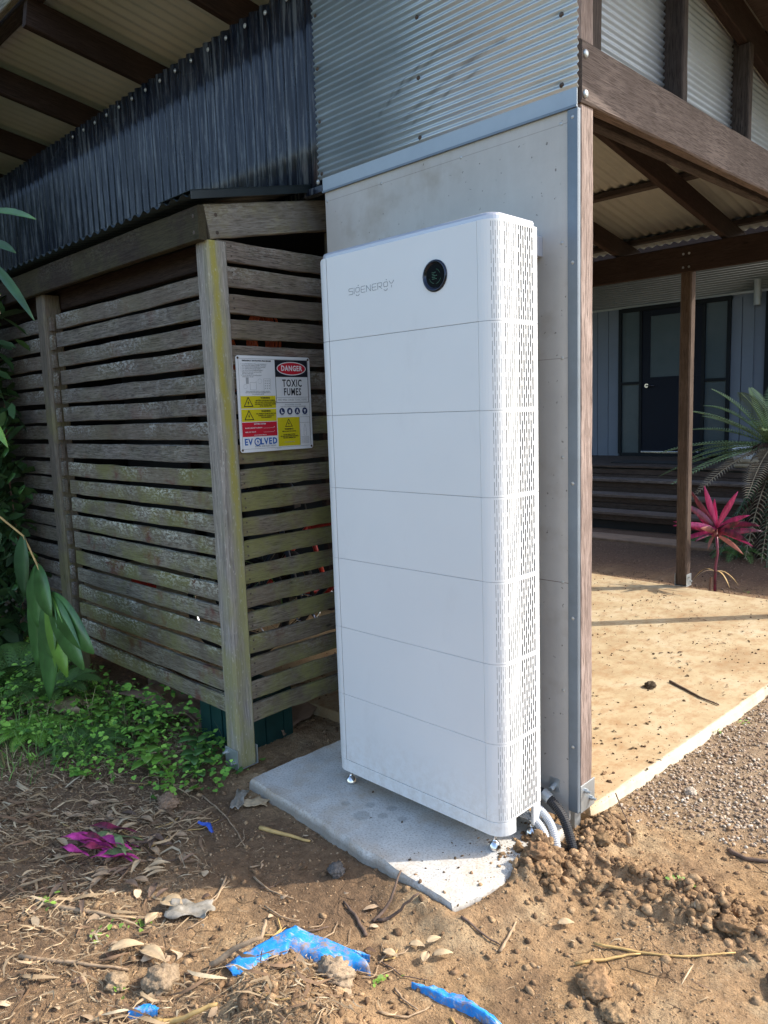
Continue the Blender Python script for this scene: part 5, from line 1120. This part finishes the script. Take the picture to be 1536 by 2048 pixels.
stick([(-.62, -.62), (-.55, -.70), (-.52, -.80)], .0045, 'twig', 'frayed palm stalk left of the blue tarp'); stick([(-.60, -.62), (-.56, -.70), (-.54, -.80)], .0035, 'twig', 'second frayed stalk lying along the palm stalk')
for k in range(48):
    u = random.random(); px, py = random.uniform(-1.6, .5), 0
    py = -.62 - .35 * (px + .3) * (px < 0) * .3 + random.uniform(-.35, .12)
    L_ = random.uniform(.05, .16); a = random.uniform(-.5, 2.2)
    if onslab(np.array(px), np.array(py)): continue
    stick([(px, py), (px + L_ * .5 * math.cos(a) + .01, py + L_ * .5 * math.sin(a)), (px + L_ * math.cos(a + .2), py + L_ * math.sin(a + .2))], random.uniform(.0018, .0042), random.choice(['twig', 'twig', 'twig_dk', 'cane']), None)
for m_, b_ in TWG.items(): tag(b_.ob('twig_litter', m_, smooth=True), kind='stuff')
# curled dry leaves large enough to tell apart
LVG = {}
def dleaf(x, y, L, w, rot, label, m='dryleaf', curl=.35, lift=.012, group=None, name='dry_leaf', tilt=0.):
    mb = MB(); vs = []; ns = 8
    for i in range(ns + 1):
        t = i / ns; ww = w * math.sin(math.pi * min(.98, max(.03, t)) ** .8); z = curl * L * math.sin(math.pi * t) * .35 + tilt * t * L
        for q in (-1, -.4, .4, 1): vs.append(((t - .5) * L, q * ww, z + curl * w * q * q * .9))
    mb.add(vs, [(i * 4 + k, (i + 1) * 4 + k, (i + 1) * 4 + k + 1, i * 4 + k + 1) for i in range(ns) for k in range(3)])
    z0 = float(gz(np.array([x]), np.array([y]))[0]) + lift; M = Matrix.Translation((x, y, z0)) @ Matrix.Rotation(rot, 4, 'Z')
    if label is None: return LVG.setdefault(m, MB()).add([M @ Vector(v) for v in mb.v], mb.f)
    o = MB().add([M @ Vector(v) for v in mb.v], mb.f).ob(name, m, smooth=True, solid=.001); return tag(o, label, 'leaf', group)
dleaf(.115, .20, .085, .026, 1.9, 'big curled brown leaf propped against the grey conduits', tilt=.55, m='dryleaf')
for (a, b_, c, lb5) in ((.08, -.44, .5, 'middle one of five pale oval leaves right of the blue tarp'), (.11, -.40, 1.2, 'pale oval leaf of the five, farthest towards the slab'), (.13, -.46, 2.0, 'upright pale oval leaf of the five, near the viewer'), (.05, -.52, .2, 'pale oval leaf closest to the blue tarp'), (.16, -.42, .9, 'rightmost of the five pale oval leaves near the slab corner')): dleaf(a, b_, random.uniform(.035, .06), .013, c, lb5, group='pale oval leaves right of the tarp')
dleaf(-.62, -.82, .09, .03, .3, 'pale brown flat leaf beside the scrunched plastic'); dleaf(-.45, -.98, .11, .022, .2, 'long curled tan leaf above the yellow cane'); dleaf(-.53, -1.02, .10, .02, 1.0, 'narrow curled tan leaf left of the yellow cane')
dleaf(.35, -.08, .05, .014, .8, 'folded beige leaf on the bare dirt before the slab corner'); dleaf(-.60, -.90, .055, .018, 1.9, 'curled brown leaf beside a green seedling')
for k in range(60):
    a = random.uniform(0, 6.28); dleaf(-1.02 + random.gauss(0, .17), -.78 + random.gauss(0, .10), random.uniform(.04, .09), random.uniform(.007, .015), a, None, m=random.choice(['dryleaf', 'twig_dk', 'card', 'twig']))
for m_, b_ in LVG.items(): tag(b_.ob('shrivelled_leaves', m_, smooth=True), kind='stuff')
# purple cuttings
pc = thing('purple_cuttings', 'bundle of limp magenta and green leaves thrown on the bare soil', 'cuttings', (-1.09, -.78, -.05))
def blade(mb_name, m, parent, base, d, L, w, droop=.4, fold=.25, up=(0, 0, 1), ns=7, wave=0., prof=.9, tipw=.0):
    d = Vector(d).normalized(); side = d.cross(Vector(up)).normalized(); nrm = side.cross(d); vs = []
    for i in range(ns + 1):
        t = i / ns; c = Vector(base) + d * (L * t) - Vector((0, 0, 1)) * (droop * L * t * t); ww = w * (math.sin(math.pi * (t * .93 + .05)) ** prof) * (1 - tipw * t)
        for q in (-1, 0, 1): vs.append(c + side * (ww * q) + nrm * (abs(q) * fold * ww + wave * ww * math.sin(t * 9 + q)))
    mb = MB().add(vs, [(i * 3 + k, (i + 1) * 3 + k, (i + 1) * 3 + k + 1, i * 3 + k + 1) for i in range(ns) for k in range(2)])
    return mb.ob(mb_name, m, parent, smooth=True, solid=.0008)
mt['magenta'] = plain('wilted_magenta', (.50, .05, .27), .5, 0, .5, 22); mt['wiltgreen'] = plain('wilted_green', (.17, .24, .10), .55, 0, .5, 22)
for k, (bx, by, ang, L_, m) in enumerate(((-1.24, -.86, .55, .26, 'magenta'), (-1.23, -.89, .42, .27, 'magenta'), (-1.20, -.84, .70, .22, 'wiltgreen'), (-1.16, -.85, .25, .24, 'magenta'), (-1.12, -.80, .1, .20, 'wiltgreen'), (-1.05, -.86, .55, .16, 'magenta'), (-1.02, -.90, .9, .15, 'magenta'), (-1.00, -.88, 1.1, .14, 'wiltgreen'), (-1.15, -.95, .4, .13, 'magenta'), (-1.22, -.82, .6, .2, 'darkred'), (-1.21, -.90, .50, .20, 'magenta'), (-1.18, -.87, .35, .18, 'darkred'), (-1.19, -.93, .62, .16, 'magenta'), (-1.08, -.84, .3, .16, 'magenta'), (-1.06, -.92, .7, .12, 'darkred'), (-1.04, -.80, -.2, .14, 'wiltgreen'))):
    z = float(height(np.array([bx]), np.array([by]))[0]); blade('leaf', m, pc, (bx, by, z + .012 + k * .004), (math.cos(ang), math.sin(ang), .10), L_, .012, .15, .7, wave=.7, ns=12)

# tarpaulin pieces and other litter
def strip_sheet(name, pts, w, m, label, cat, lift=.006, amp=.016, seed=1, nseg=9):
    P_ = []
    for i in range(len(pts) - 1):
        for q in range(nseg): t = q / nseg; P_.append([pts[i][k] * (1 - t) + pts[i + 1][k] * t for k in range(3)])
    P_.append(pts[-1]); vs = []; nw = 17
    for i, p in enumerate(P_):
        a = P_[max(0, i - 1)]; b_ = P_[min(len(P_) - 1, i + 1)]; d = Vector((b_[0] - a[0], b_[1] - a[1])).normalized(); nx_, ny_ = -d.y, d.x
        for q in range(nw):
            s_ = (q / (nw - 1) - .5) * 2 * p[2] * w * (1 + .08 * math.sin(i * 1.7 + seed + (q > nw / 2) * 2)); x, y = p[0] + nx_ * s_, p[1] + ny_ * s_
            z = float(height(np.array([x]), np.array([y]))[0]) + lift + amp * (.9 - 2.6 * abs(float(fbm(np.array([x * 8.]), np.array([y * 8.]), 3, seed)[0]))) + .006 * (1 - abs(q / (nw - 1) * 2 - 1)) - (max(0, 5.5 - q) * .0065 if name == 'tarpaulin' else 0); vs.append((x, y, z))
    o = MB().add(vs, [(i * nw + k, i * nw + k + 1, (i + 1) * nw + k + 1, (i + 1) * nw + k) for i in range(len(P_) - 1) for k in range(nw - 1)]).ob(name, m, smooth=False, solid=.0006); return tag(o, label, cat)
up_ = [(-.236, -.878), (-.241, -.817), (-.237, -.759), (-.232, -.70), (-.221, -.643), (-.171, -.628), (-.118, -.615), (-.067, -.603), (-.023, -.596), (.03, -.598)]
lo_ = [(-.199, -.883), (-.161, -.856), (-.171, -.807), (-.177, -.759), (-.161, -.71), (-.115, -.69), (-.058, -.686), (-.008, -.672), (.007, -.633), (.05, -.605)]
mb = MB(); vs = []; ni, nj = 54, 14
for i in range(ni + 1):
    t = i / ni * (len(up_) - 1); k = min(int(t), len(up_) - 2); f = t - k
    a = Vector(up_[k]).lerp(Vector(up_[k + 1]), f); b_ = Vector(lo_[k]).lerp(Vector(lo_[k + 1]), f)
    a += (a - b_).normalized() * random.uniform(-.002, .002); b_ += (b_ - a).normalized() * (random.uniform(-.004, .006) + .018)
    for j in range(nj + 1):
        q = a.lerp(b_, j / nj); u = j / nj; g0 = float(height(np.array([q.x]), np.array([q.y]))[0])
        base = -.030 + .012 * math.sin(u * 2.6) + .014 * math.exp(-((i / ni - .42) / .10) ** 2) + .006 * math.exp(-((i / ni - .68) / .05) ** 2)
        cre = .010 * (.3 - abs(float(fbm(np.array([q.x * 14. + 3]), np.array([q.y * 14.]), 2, 3)[0]))) + .003 * float(fbm(np.array([q.x * 60.]), np.array([q.y * 60.]), 2, 5)[0])
        z = max(g0 * .45 + base * .55, min(g0, .02) - .002) + cre + .010 * (1 - u); z -= max(0, u - .72) * .10; vs.append((q.x, q.y, z))
mb.add(vs, [(i * (nj + 1) + j, i * (nj + 1) + j + 1, (i + 1) * (nj + 1) + j + 1, (i + 1) * (nj + 1) + j) for i in range(ni) for j in range(nj)])
tag(mb.ob('tarpaulin', 'tarp', smooth=True, solid=.0006), 'bright blue tarpaulin piece half buried in the mound of soil', 'tarp')
strip_sheet('tarpaulin', [(.17, -.56, .3), (.23, -.545, .9), (.30, -.53, 1.), (.38, -.52, .6), (.44, -.53, .9)], .020, 'tarp', 'narrow blue tarpaulin strip at the bottom right of the mound', 'tarp', seed=5)
strip_sheet('tarpaulin', [(-.30, -1.13, .6), (-.27, -1.10, 1), (-.24, -1.08, .3)], .020, 'tarp', 'tiny blue tarpaulin corner at the lower left in the straw', 'tarp', seed=7)
strip_sheet('tarpaulin', [(-.03, -.60, .6), (.0, -.58, 1), (.02, -.57, .3)], .012, 'tarp', 'small blue scrap beside the tarpaulin piece', 'tarp', seed=8)
strip_sheet('string', [(-.98, -.50, .5), (-.93, -.49, 1), (-.88, -.50, .4)], .010, 'bluep', 'short blue plastic scrap among dry leaves', 'scrap', seed=9)
crumple('plastic_bag', -.545, -.80, -.045, .070, .036, .018, 'plastic_bag', 'scrunched clear plastic bag left of the blue tarpaulin', 'bag', .7, 14, 2)
crumple('plastic_scrap', -1.0, -.30, -.045, .07, .022, .016, 'plastic_bag', 'torn clear plastic scrap beside the slab front left corner', 'plastic', 2.3, 12, 5)
crumple('bark_piece', -.93, -.27, -.045, .05, .03, .014, 'dryleaf', 'torn tan bark piece next to the clear plastic scrap', 'bark', .6, 10, 7)

# ================================================================== CONDUITS
def conduit(pts, r, m, label, ribs=.0065, name='conduit'):
    P_ = []; V = [Vector(p) for p in pts]
    for i in range(len(V) - 1):
        p0, p1, p2, p3 = V[max(0, i - 1)], V[i], V[i + 1], V[min(len(V) - 1, i + 2)]
        for q in range(24):
            t = q / 24; P_.append(.5 * ((2 * p1) + (-p0 + p2) * t + (2 * p0 - 5 * p1 + 4 * p2 - p3) * t * t + (-p0 + 3 * p1 - 3 * p2 + p3) * t ** 3))
    P_.append(V[-1]); s_ = [0.]
    for a, b_ in zip(P_[:-1], P_[1:]): s_.append(s_[-1] + (b_ - a).length)
    out, rr_ = [], []; d = 0.; j = 0
    while d < s_[-1]:
        while s_[j + 1] < d: j += 1
        t = (d - s_[j]) / max(1e-9, s_[j + 1] - s_[j]); out.append(P_[j].lerp(P_[j + 1], t)); rr_.append(r * (1 + .07 * math.copysign(1, math.cos(2 * math.pi * d / ribs)))); d += ribs / 4
    return tag(MB().tube(out, rr_, 14).ob(name, m, smooth=False), label, 'conduit')
conduit([(-.14, .245, .150), (-.02, .262, .135), (.05, .272, .118), (.13, .262, .070), (.185, .235, -.01), (.20, .225, -.06)], .0165, 'cond_blk', 'black ribbed conduit nearest the wall running into the soil')
conduit([(-.14, .215, .105), (-.02, .230, .095), (.05, .232, .083), (.105, .225, .050), (.148, .195, .0), (.16, .175, -.06)], .0140, 'cond_grey', 'grey ribbed conduit, upper one of the pair entering the soil')
conduit([(-.14, .170, .075), (-.02, .195, .072), (.05, .200, .058), (.10, .190, .030), (.135, .165, -.015), (.145, .150, -.06)], .0145, 'cond_grey', 'grey ribbed conduit, lower one nearest the cabinet leg')
conduit([(-.14, .255, .05), (0, .25, .03), (.06, .235, .02), (.11, .20, .005), (.14, .17, -.05)], .013, 'cond_blk', 'dark conduit lying lowest behind the grey ones')
cl = MB(); cl.tube([(.045, .272, .121), (.075, .271, .108)], .0200, 18).box((.040, Y0 - .004, .112), (.078, Y0 - .001, .160)); cl.tube([(.059, .300, .128), (.059, .329, .135)], .010, 8)
tag(cl.ob('conduit_clamp', 'galv', bevel=.001), 'grey saddle clamp holding the black conduit to the wall', 'clamp')

# ================================================================== PLANTS
def hz(x, y): return float(height(np.array([x]), np.array([y]))[0])
# cordyline by the pergola post
cd = thing('cordyline_plant', 'magenta leaved cordyline on a thin stem beside the pergola post', 'plant', (-.90, 4.28, -.05))
MB().tube([(-.90, 4.28, -.06), (-.905, 4.285, .12), (-.89, 4.29, .26), (-.905, 4.29, .42)], [.013, .011, .010, .012], 8).ob('stem', 'darkred', cd, smooth=True)
MB().tube([(-.93, 4.25, -.06), (-.925, 4.26, .06)], .012, 7).ob('stem', 'stem', cd)
for k, (a, el, L_, m, w) in enumerate(((2.9, 75, .40, 'pink', .030), (.1, 62, .40, 'pink', .030), (3.3, 60, .42, 'darkred', .032), (3.6, 50, .44, 'darkred', .032), (3.9, 20, .40, 'pink', .028), (-.2, 25, .46, 'darkred', .032), (.25, 40, .36, 'pink', .028), (-.5, 8, .40, 'darkred', .034), (-.1, -2, .34, 'pink', .026), (3.0, 12, .36, 'darkred', .030), (3.5, -5, .30, 'pink', .026), (-1.2, 15, .22, 'salmon', .030), (-2.0, 30, .20, 'salmon', .030), (-1.5, -15, .22, 'salmon', .028), (2.3, 30, .28, 'pink', .026), (1.5, 45, .32, 'darkred', .028), (4.4, 5, .26, 'darkred', .028), (.0, -18, .26, 'salmon', .024), (1.9, 70, .34, 'pink', .03), (2.6, 48, .40, 'pink', .03), (.6, 20, .40, 'darkred', .03), (3.25, 32, .42, 'pink', .026), (-.35, 45, .38, 'darkred', .03))):
    e = math.radians(el); blade('leaf', m, cd, (-.905, 4.285, .40 + .012 * (18 - k) * .3), (math.cos(a) * math.cos(e), math.sin(a) * math.cos(e) * .8 - .12, math.sin(e)), L_ * .92, w * .80, .24 if el < 60 else .05, .35, up=(.1 + .5 * math.sin(k * 2.3), -1, .45))
for (a, L_) in ((.1, .2), (2.8, .25), (-.6, .22), (3.6, .18), (.8, .16)): blade('leaf', 'twig' if L_ < .2 else 'cane', cd, (-.905, 4.285, .10), (math.cos(a), math.sin(a), .5), L_, .006, .9, .3)
# cycad
cy = thing('cycad', 'big cycad with dark fibrous trunk and feathery fronds by the steps', 'cycad', (-1.05, 6.0, -.06))
cb = Vector((-1.03, 6.0, 0))
prof = [(.15 + .035 * math.sin(k * 2.3), -.08 + k * .095) for k in range(12)] + [(.12, 1.06)]
tk = MB().lathe(prof, 18, Matrix.Translation(cb)); mb = MB().add(tk.v, tk.f)
for k in range(260):
    a = random.uniform(0, 6.28); z = random.uniform(0, 1.05); r0 = .15; d = Vector((math.cos(a), math.sin(a), random.uniform(-.9, .3)))
    p = cb + Vector((r0 * math.cos(a), r0 * math.sin(a), z)); mb.tube([p, p + d * .05, p + d * .08 + Vector((0, 0, -.03))], [.014, .010, .003], 4)
mb.ob('trunk', 'trunk', cy)
def frond(parent, base, d, L, w, droop, m, nl=34, lw=.0065, name='frond', fall=0.):
    d = Vector(d).normalized(); mb = MB(); P_ = []
    for i in range(nl + 1):
        t = i / nl; P_.append(Vector(base) + d * (L * t) - Vector((0, 0, droop * L * t * t)))
    mb.tube(P_[::3] + [P_[-1]], [.008 * (1 - .8 * k / (nl / 3 + 2)) for k in range(len(P_[::3]) + 1)], 5)
    for i in range(2, nl + 1):
        t = i / nl; tg = (P_[i] - P_[i - 1]).normalized(); sd_ = tg.cross(Vector((0, 0, 1)))
        if sd_.length < .1: sd_ = tg.cross(Vector((0, 1, 0)))
        sd_.normalize(); nn_ = sd_.cross(tg); ll = w * math.sin(math.pi * (.12 + .84 * t)) ** .7
        for s_ in (-1, 1):
            q = (sd_ * s_ * .86 + tg * .45 + nn_ * (.28 - fall)).normalized(); a = P_[i]; e = a + q * ll - Vector((0, 0, ll * .25 * (1 + fall))); m_ = a + q * ll * .5; hw = tg * lw
            mb.add([a - hw * .6, a + hw * .6, m_ + hw, m_ - hw, e], [(0, 1, 2, 3), (3, 2, 4)])
    return mb.ob(name, m, parent, smooth=False)
top = cb + Vector((0, 0, 1.02))
for k in range(26):
    a = k * 2.399; el = math.radians(random.choice([68, 50, 34, 20, 8, -4])); L_ = random.uniform(.75, 1.05)
    frond(cy, top, (math.cos(a) * math.cos(el), math.sin(a) * math.cos(el), math.sin(el)), L_, .15, random.uniform(.18, .38), 'cycad_dry' if (el < .1 and random.random() < .4) else 'cycad')
for (a, el, L_) in ((3.25, 55, 1.0), (3.5, 38, 1.0), (3.0, 25, .95), (3.6, 12, 1.05), (3.35, -2, 1.05), (2.9, 8, 1.0)):
    e = math.radians(el); frond(cy, top, (math.cos(a) * math.cos(e), math.sin(a) * math.cos(e), math.sin(e)), L_, .15, .25, 'cycad')
for k in range(12):
    a = random.uniform(2.2, 5.8); frond(cy, cb + Vector((0, 0, random.uniform(.4, .95))), (math.cos(a), math.sin(a), -.5), random.uniform(.5, .8), .10, .9, 'cycad_dry' if k % 3 == 0 else 'leaf_dk', 22, fall=.5)
# small ferny plants near the steps
for k, (x, y) in enumerate(((-1.55, 6.35), (-1.25, 5.75), (-1.8, 6.5))):
    fp_ = thing('fern', ('fern in the shade left of the cycad trunk', 'low fern in front of the cycad trunk', 'small fern at the foot of the steps')[k], 'fern', (x, y, -.06))
    for q in range(9):
        a = q * .75 + k; frond(fp_, (x, y, -.05), (math.cos(a), math.sin(a), 1.1), .42, .07, .8, 'fern', 18, .006)
# ginger shrub leaning in from the left
gn = thing('ginger_shrub', 'drooping broad leaved green shoot hanging before the slats at left', 'shrub', (-2.6, -.75, -.05))
path_ = [(-2.85, -.75, 1.12), (-2.6, -.60, 1.06), (-2.42, -.52, .93), (-2.33, -.50, .79), (-2.22, -.50, .66), (-2.14, -.50, .56)]
MB().tube(path_, [.006, .006, .005, .005, .004, .003], 6).ob('stem', 'cane', gn, smooth=True)
for k, (i, dx, dz, L_, w, m, dy) in enumerate(((2, -.05, -1, .30, .040, 'leaf_dk', -.06), (3, .8, -.75, .30, .040, 'leaf', -.12), (3, .12, -1, .30, .046, 'leaf', -.12), (3, -.22, -1, .46, .040, 'leaf_dk', .0), (3, -.10, -1, .52, .040, 'leaf', -.06), (4, .30, -.75, .30, .045, 'leaf', -.14), (4, 1.1, -.40, .50, .046, 'leaf', .02), (4, .95, -.62, .48, .046, 'leaf', -.04), (4, -.06, -1, .50, .040, 'leaf', -.08), (4, .62, -.85, .42, .044, 'leaf_lt', -.10), (5, .02, -1, .26, .028, 'leaf_lt', -.10), (5, -.20, -1, .42, .036, 'leaf', -.12), (4, -.28, -1, .55, .036, 'leaf_dk', .02))):
    blade('leaf', m, gn, path_[i], (dx, dy, dz), L_ * .92, w * 1.65, .10, .20, up=(.2, -1, .15), ns=9, prof=.75)
# bush along the left edge (partly in view) and the leaves that enter at the top left
lb = thing('left_bush', 'dark leafy bush filling the shade along the left edge', 'bush', (-3.9, -1.1, -.05))
tr_ = MB()
for k in range(9):
    a = random.uniform(0, 6.28); tr_.tube([(-3.9, -1.1, -.1), (-3.9 + .4 * math.cos(a), -1.1 + .3 * math.sin(a), 1.2), (-3.9 + .8 * math.cos(a), -1.1 + .6 * math.sin(a), 2.6)], [.03, .02, .008], 6)
tr_.ob('branches', 'stem', lb)
n = 3800; px = RNG.normal(0, 1, (n, 3)); px /= np.linalg.norm(px, axis=1)[:, None]; px *= (RNG.random((n, 1)) ** .4)
pos = np.array((-4.2, -1.3, 1.7)) + px * np.array((1.0, .85, 1.9)); lt = [fan([(0, 1, .16, 0, 0, 0)], 0), fan([(0, 1, .24, 0, 0, 0)], 1)]
keep = (pos[:, 1] < -.32) ; pos = pos[keep]; n = len(pos)
o = scatter('foliage', [l[0] for l in lt], [l[1] for l in lt], pos, RNG.uniform(.10, .26, n), RNG.uniform(0, 6.3, n), cvar((.025, .055, .018), n, .4), 'grass', RNG.uniform(-1, 1, (n, 2)), kind=None)
MWD[o.name] = Matrix.Identity(4); o.parent = lb; o.matrix_parent_inverse = MWD[lb.name].inverted()
tp = thing('overhanging_ginger', 'long green blades entering at the left edge above the slats', 'plant', (-1.5, -.95, 2.1))
for (b_, d, L_, w, m) in (((-1.55, -.9, 2.22), (1, .0, -.10), .55, .024, 'leaf'), ((-1.5, -.9, 2.12), (.9, .0, -.15), .32, .022, 'leaf_dk'), ((-1.45, -.9, 2.06), (.8, 0, -.45), .42, .016, 'leaf_dk'), ((-1.55, -.9, 1.93), (1, 0, .05), .20, .012, 'cane'), ((-1.55, -.9, 1.97), (.7, 0, -.35), .20, .010, 'dryleaf'), ((-1.62, -.9, 1.52), (.7, 0, -.35), .22, .016, 'leaf_lt'), ((-1.50, -.9, 2.36), (.7, 0, .35), .30, .018, 'leaf_dk')):
    blade('leaf', m, tp, b_, d, L_, w, .12, .25, up=(0, -.5, 1), ns=8)
MB().tube([(-1.9, -.95, 2.2), (-1.6, -.9, 2.15), (-1.45, -.9, 2.0)], .005, 6).ob('stem', 'cane', tp)
n = 900; pos = np.c_[RNG.normal(-3.38, .15, n), RNG.uniform(-.52, -.22, n), RNG.uniform(.1, 2.15, n)]
o = scatter('near_foliage', [l[0] for l in lt], [l[1] for l in lt], pos, RNG.uniform(.07, .17, n), RNG.uniform(0, 6.3, n), cvar((.03, .07, .02), n, .5), 'grass', RNG.uniform(-1, 1, (n, 2)), kind=None)
MWD[o.name] = Matrix.Identity(4); o.parent = lb; o.matrix_parent_inverse = MWD[lb.name].inverted()
# vine on the slats at the far left
vn = thing('vine', 'small round leaved vine climbing the slats at the left edge', 'vine', (-3.3, -.26, 1.1))
MB().tube([(-3.35, -.24, .2), (-3.28, -.24, .7), (-3.34, -.24, 1.1), (-3.3, -.24, 1.6)], .004, 5).ob('stem', 'stem', vn)
for k in range(170):
    z = random.uniform(.45, 1.6); blade('leaf', random.choice(['leaf_dk', 'leaf']), vn, (-3.36 + random.gauss(0, .15), -.25 - random.random() * .12, z), (random.uniform(-1, 1), -.5, random.uniform(-.8, .6)), random.uniform(.05, .11), random.uniform(.022, .042), .2, .15, up=(0, -1, .4), ns=4, prof=.6)
# ferns before the slats at left
for k, (x, y, s_) in enumerate(((-2.95, -.45, .62), (-2.55, -.40, .45), (-1.95, -.48, .28), (-2.25, -.62, .26))):
    fe = thing('fern', ('tall dark fern against the slats at the left edge', 'fern behind the drooping shoot at left', 'small bright fern in the weeds below the slats', 'yellowish fern at the front of the weeds')[k], 'fern', (x, y, -.05))
    for q in range(11):
        a = q * .62 + k; frond(fe, (x, y, hz(x, y)), (math.cos(a), math.sin(a), 1.6 if s_ > .4 else .8), s_, s_ * .22, .55, 'fern' if k != 3 else 'leaf_lt', 22, .004 + s_ * .006)
# bigger leafy weeds that can be told apart
for k, (x, y, m) in enumerate(((-1.72, -.30, 'leaf_lt'), (-1.86, -.20, 'leaf'), (-1.50, -.42, 'leaf_lt'), (-1.42, -.22, 'leaf'), (-2.1, -.35, 'leaf_lt'), (-1.32, -.30, 'leaf'))):
    w_ = thing('broadleaf_weed', ('light green broad leaved weed midway along the lowest slat', 'darker broad leaved weed close to the lowest slat', 'pale broad leaved weed at the front of the weed patch', 'dark broad leaved weed nearest the mossy post on its left', 'light green weed below the drooping ginger shoot', 'broad leaved weed at the right front tip of the weed patch')[k], 'weed', (x, y, -.05), 'broad leaved weeds under the slats')
    MB().tube([(x, y, hz(x, y)), (x + .01, y, hz(x, y) + .09)], .003, 5).ob('stem', 'leaf', w_)
    for q in range(8):
        a = q * 2.4; blade('leaf', m, w_, (x, y, hz(x, y) + .03 + .012 * q), (math.cos(a), math.sin(a), .5), random.uniform(.06, .10), random.uniform(.018, .028), .45, .2, ns=5, prof=.6)

# trees standing left of the carport and behind the viewer (seen mirrored in the glossy wall)
for k, (x, y, h_, r_) in enumerate(((-7.6, -1.2, 7.2, 2.1), (-10.8, -.9, 8.0, 2.4), (-14.5, -2.4, 9.5, 2.8))):
    tr = thing('tree', ('dense tree left of the slatted shed', 'spreading tree at the left of the yard', 'tallest tree far at the left', 'leafy tree behind the viewer on the left', 'broad tree behind the viewer', 'tree at the right behind the viewer')[k], 'tree', (x, y, -.06))
    tb_ = MB().tube([(x, y, -.1), (x + .1, y, h_ * .3), (x - .1, y + .1, h_ * .6), (x, y, h_ * .9)], [.20, .16, .10, .03], 10)
    for q in range(7):
        a = q * 2.4; tb_.tube([(x, y, h_ * (.28 + .07 * q)), (x + math.cos(a) * r_ * .4, y + math.sin(a) * r_ * .4, h_ * (.4 + .07 * q)), (x + math.cos(a) * r_ * .8, y + math.sin(a) * r_ * .8, h_ * (.48 + .065 * q))], [.08, .05, .015], 6)
    tb_.ob('trunk', 'stem', tr, smooth=True)
    n = 8000 if k < 1 else 2600; cl_ = RNG.normal(0, .5, (26, 3)) * np.array((r_, r_, h_ * .28)) * .9; p3 = cl_[RNG.integers(0, 26, n)] + RNG.normal(0, .34, (n, 3)) * np.array((1.1, 1.1, .9)); pos = np.array((x, y, h_ * .62)) + p3; pos = pos[pos[:, 2] > .5]; n = len(pos)
    o = scatter('crown', [l[0] for l in lt], [l[1] for l in lt], pos, RNG.uniform(.22, .48, n), RNG.uniform(0, 6.3, n), cvar((.04, .08, .02), n, .5), 'grass', RNG.uniform(-1, 1, (n, 2)), kind=None)
    MWD[o.name] = Matrix.Identity(4); o.parent = tr; o.matrix_parent_inverse = MWD[tr.name].inverted()
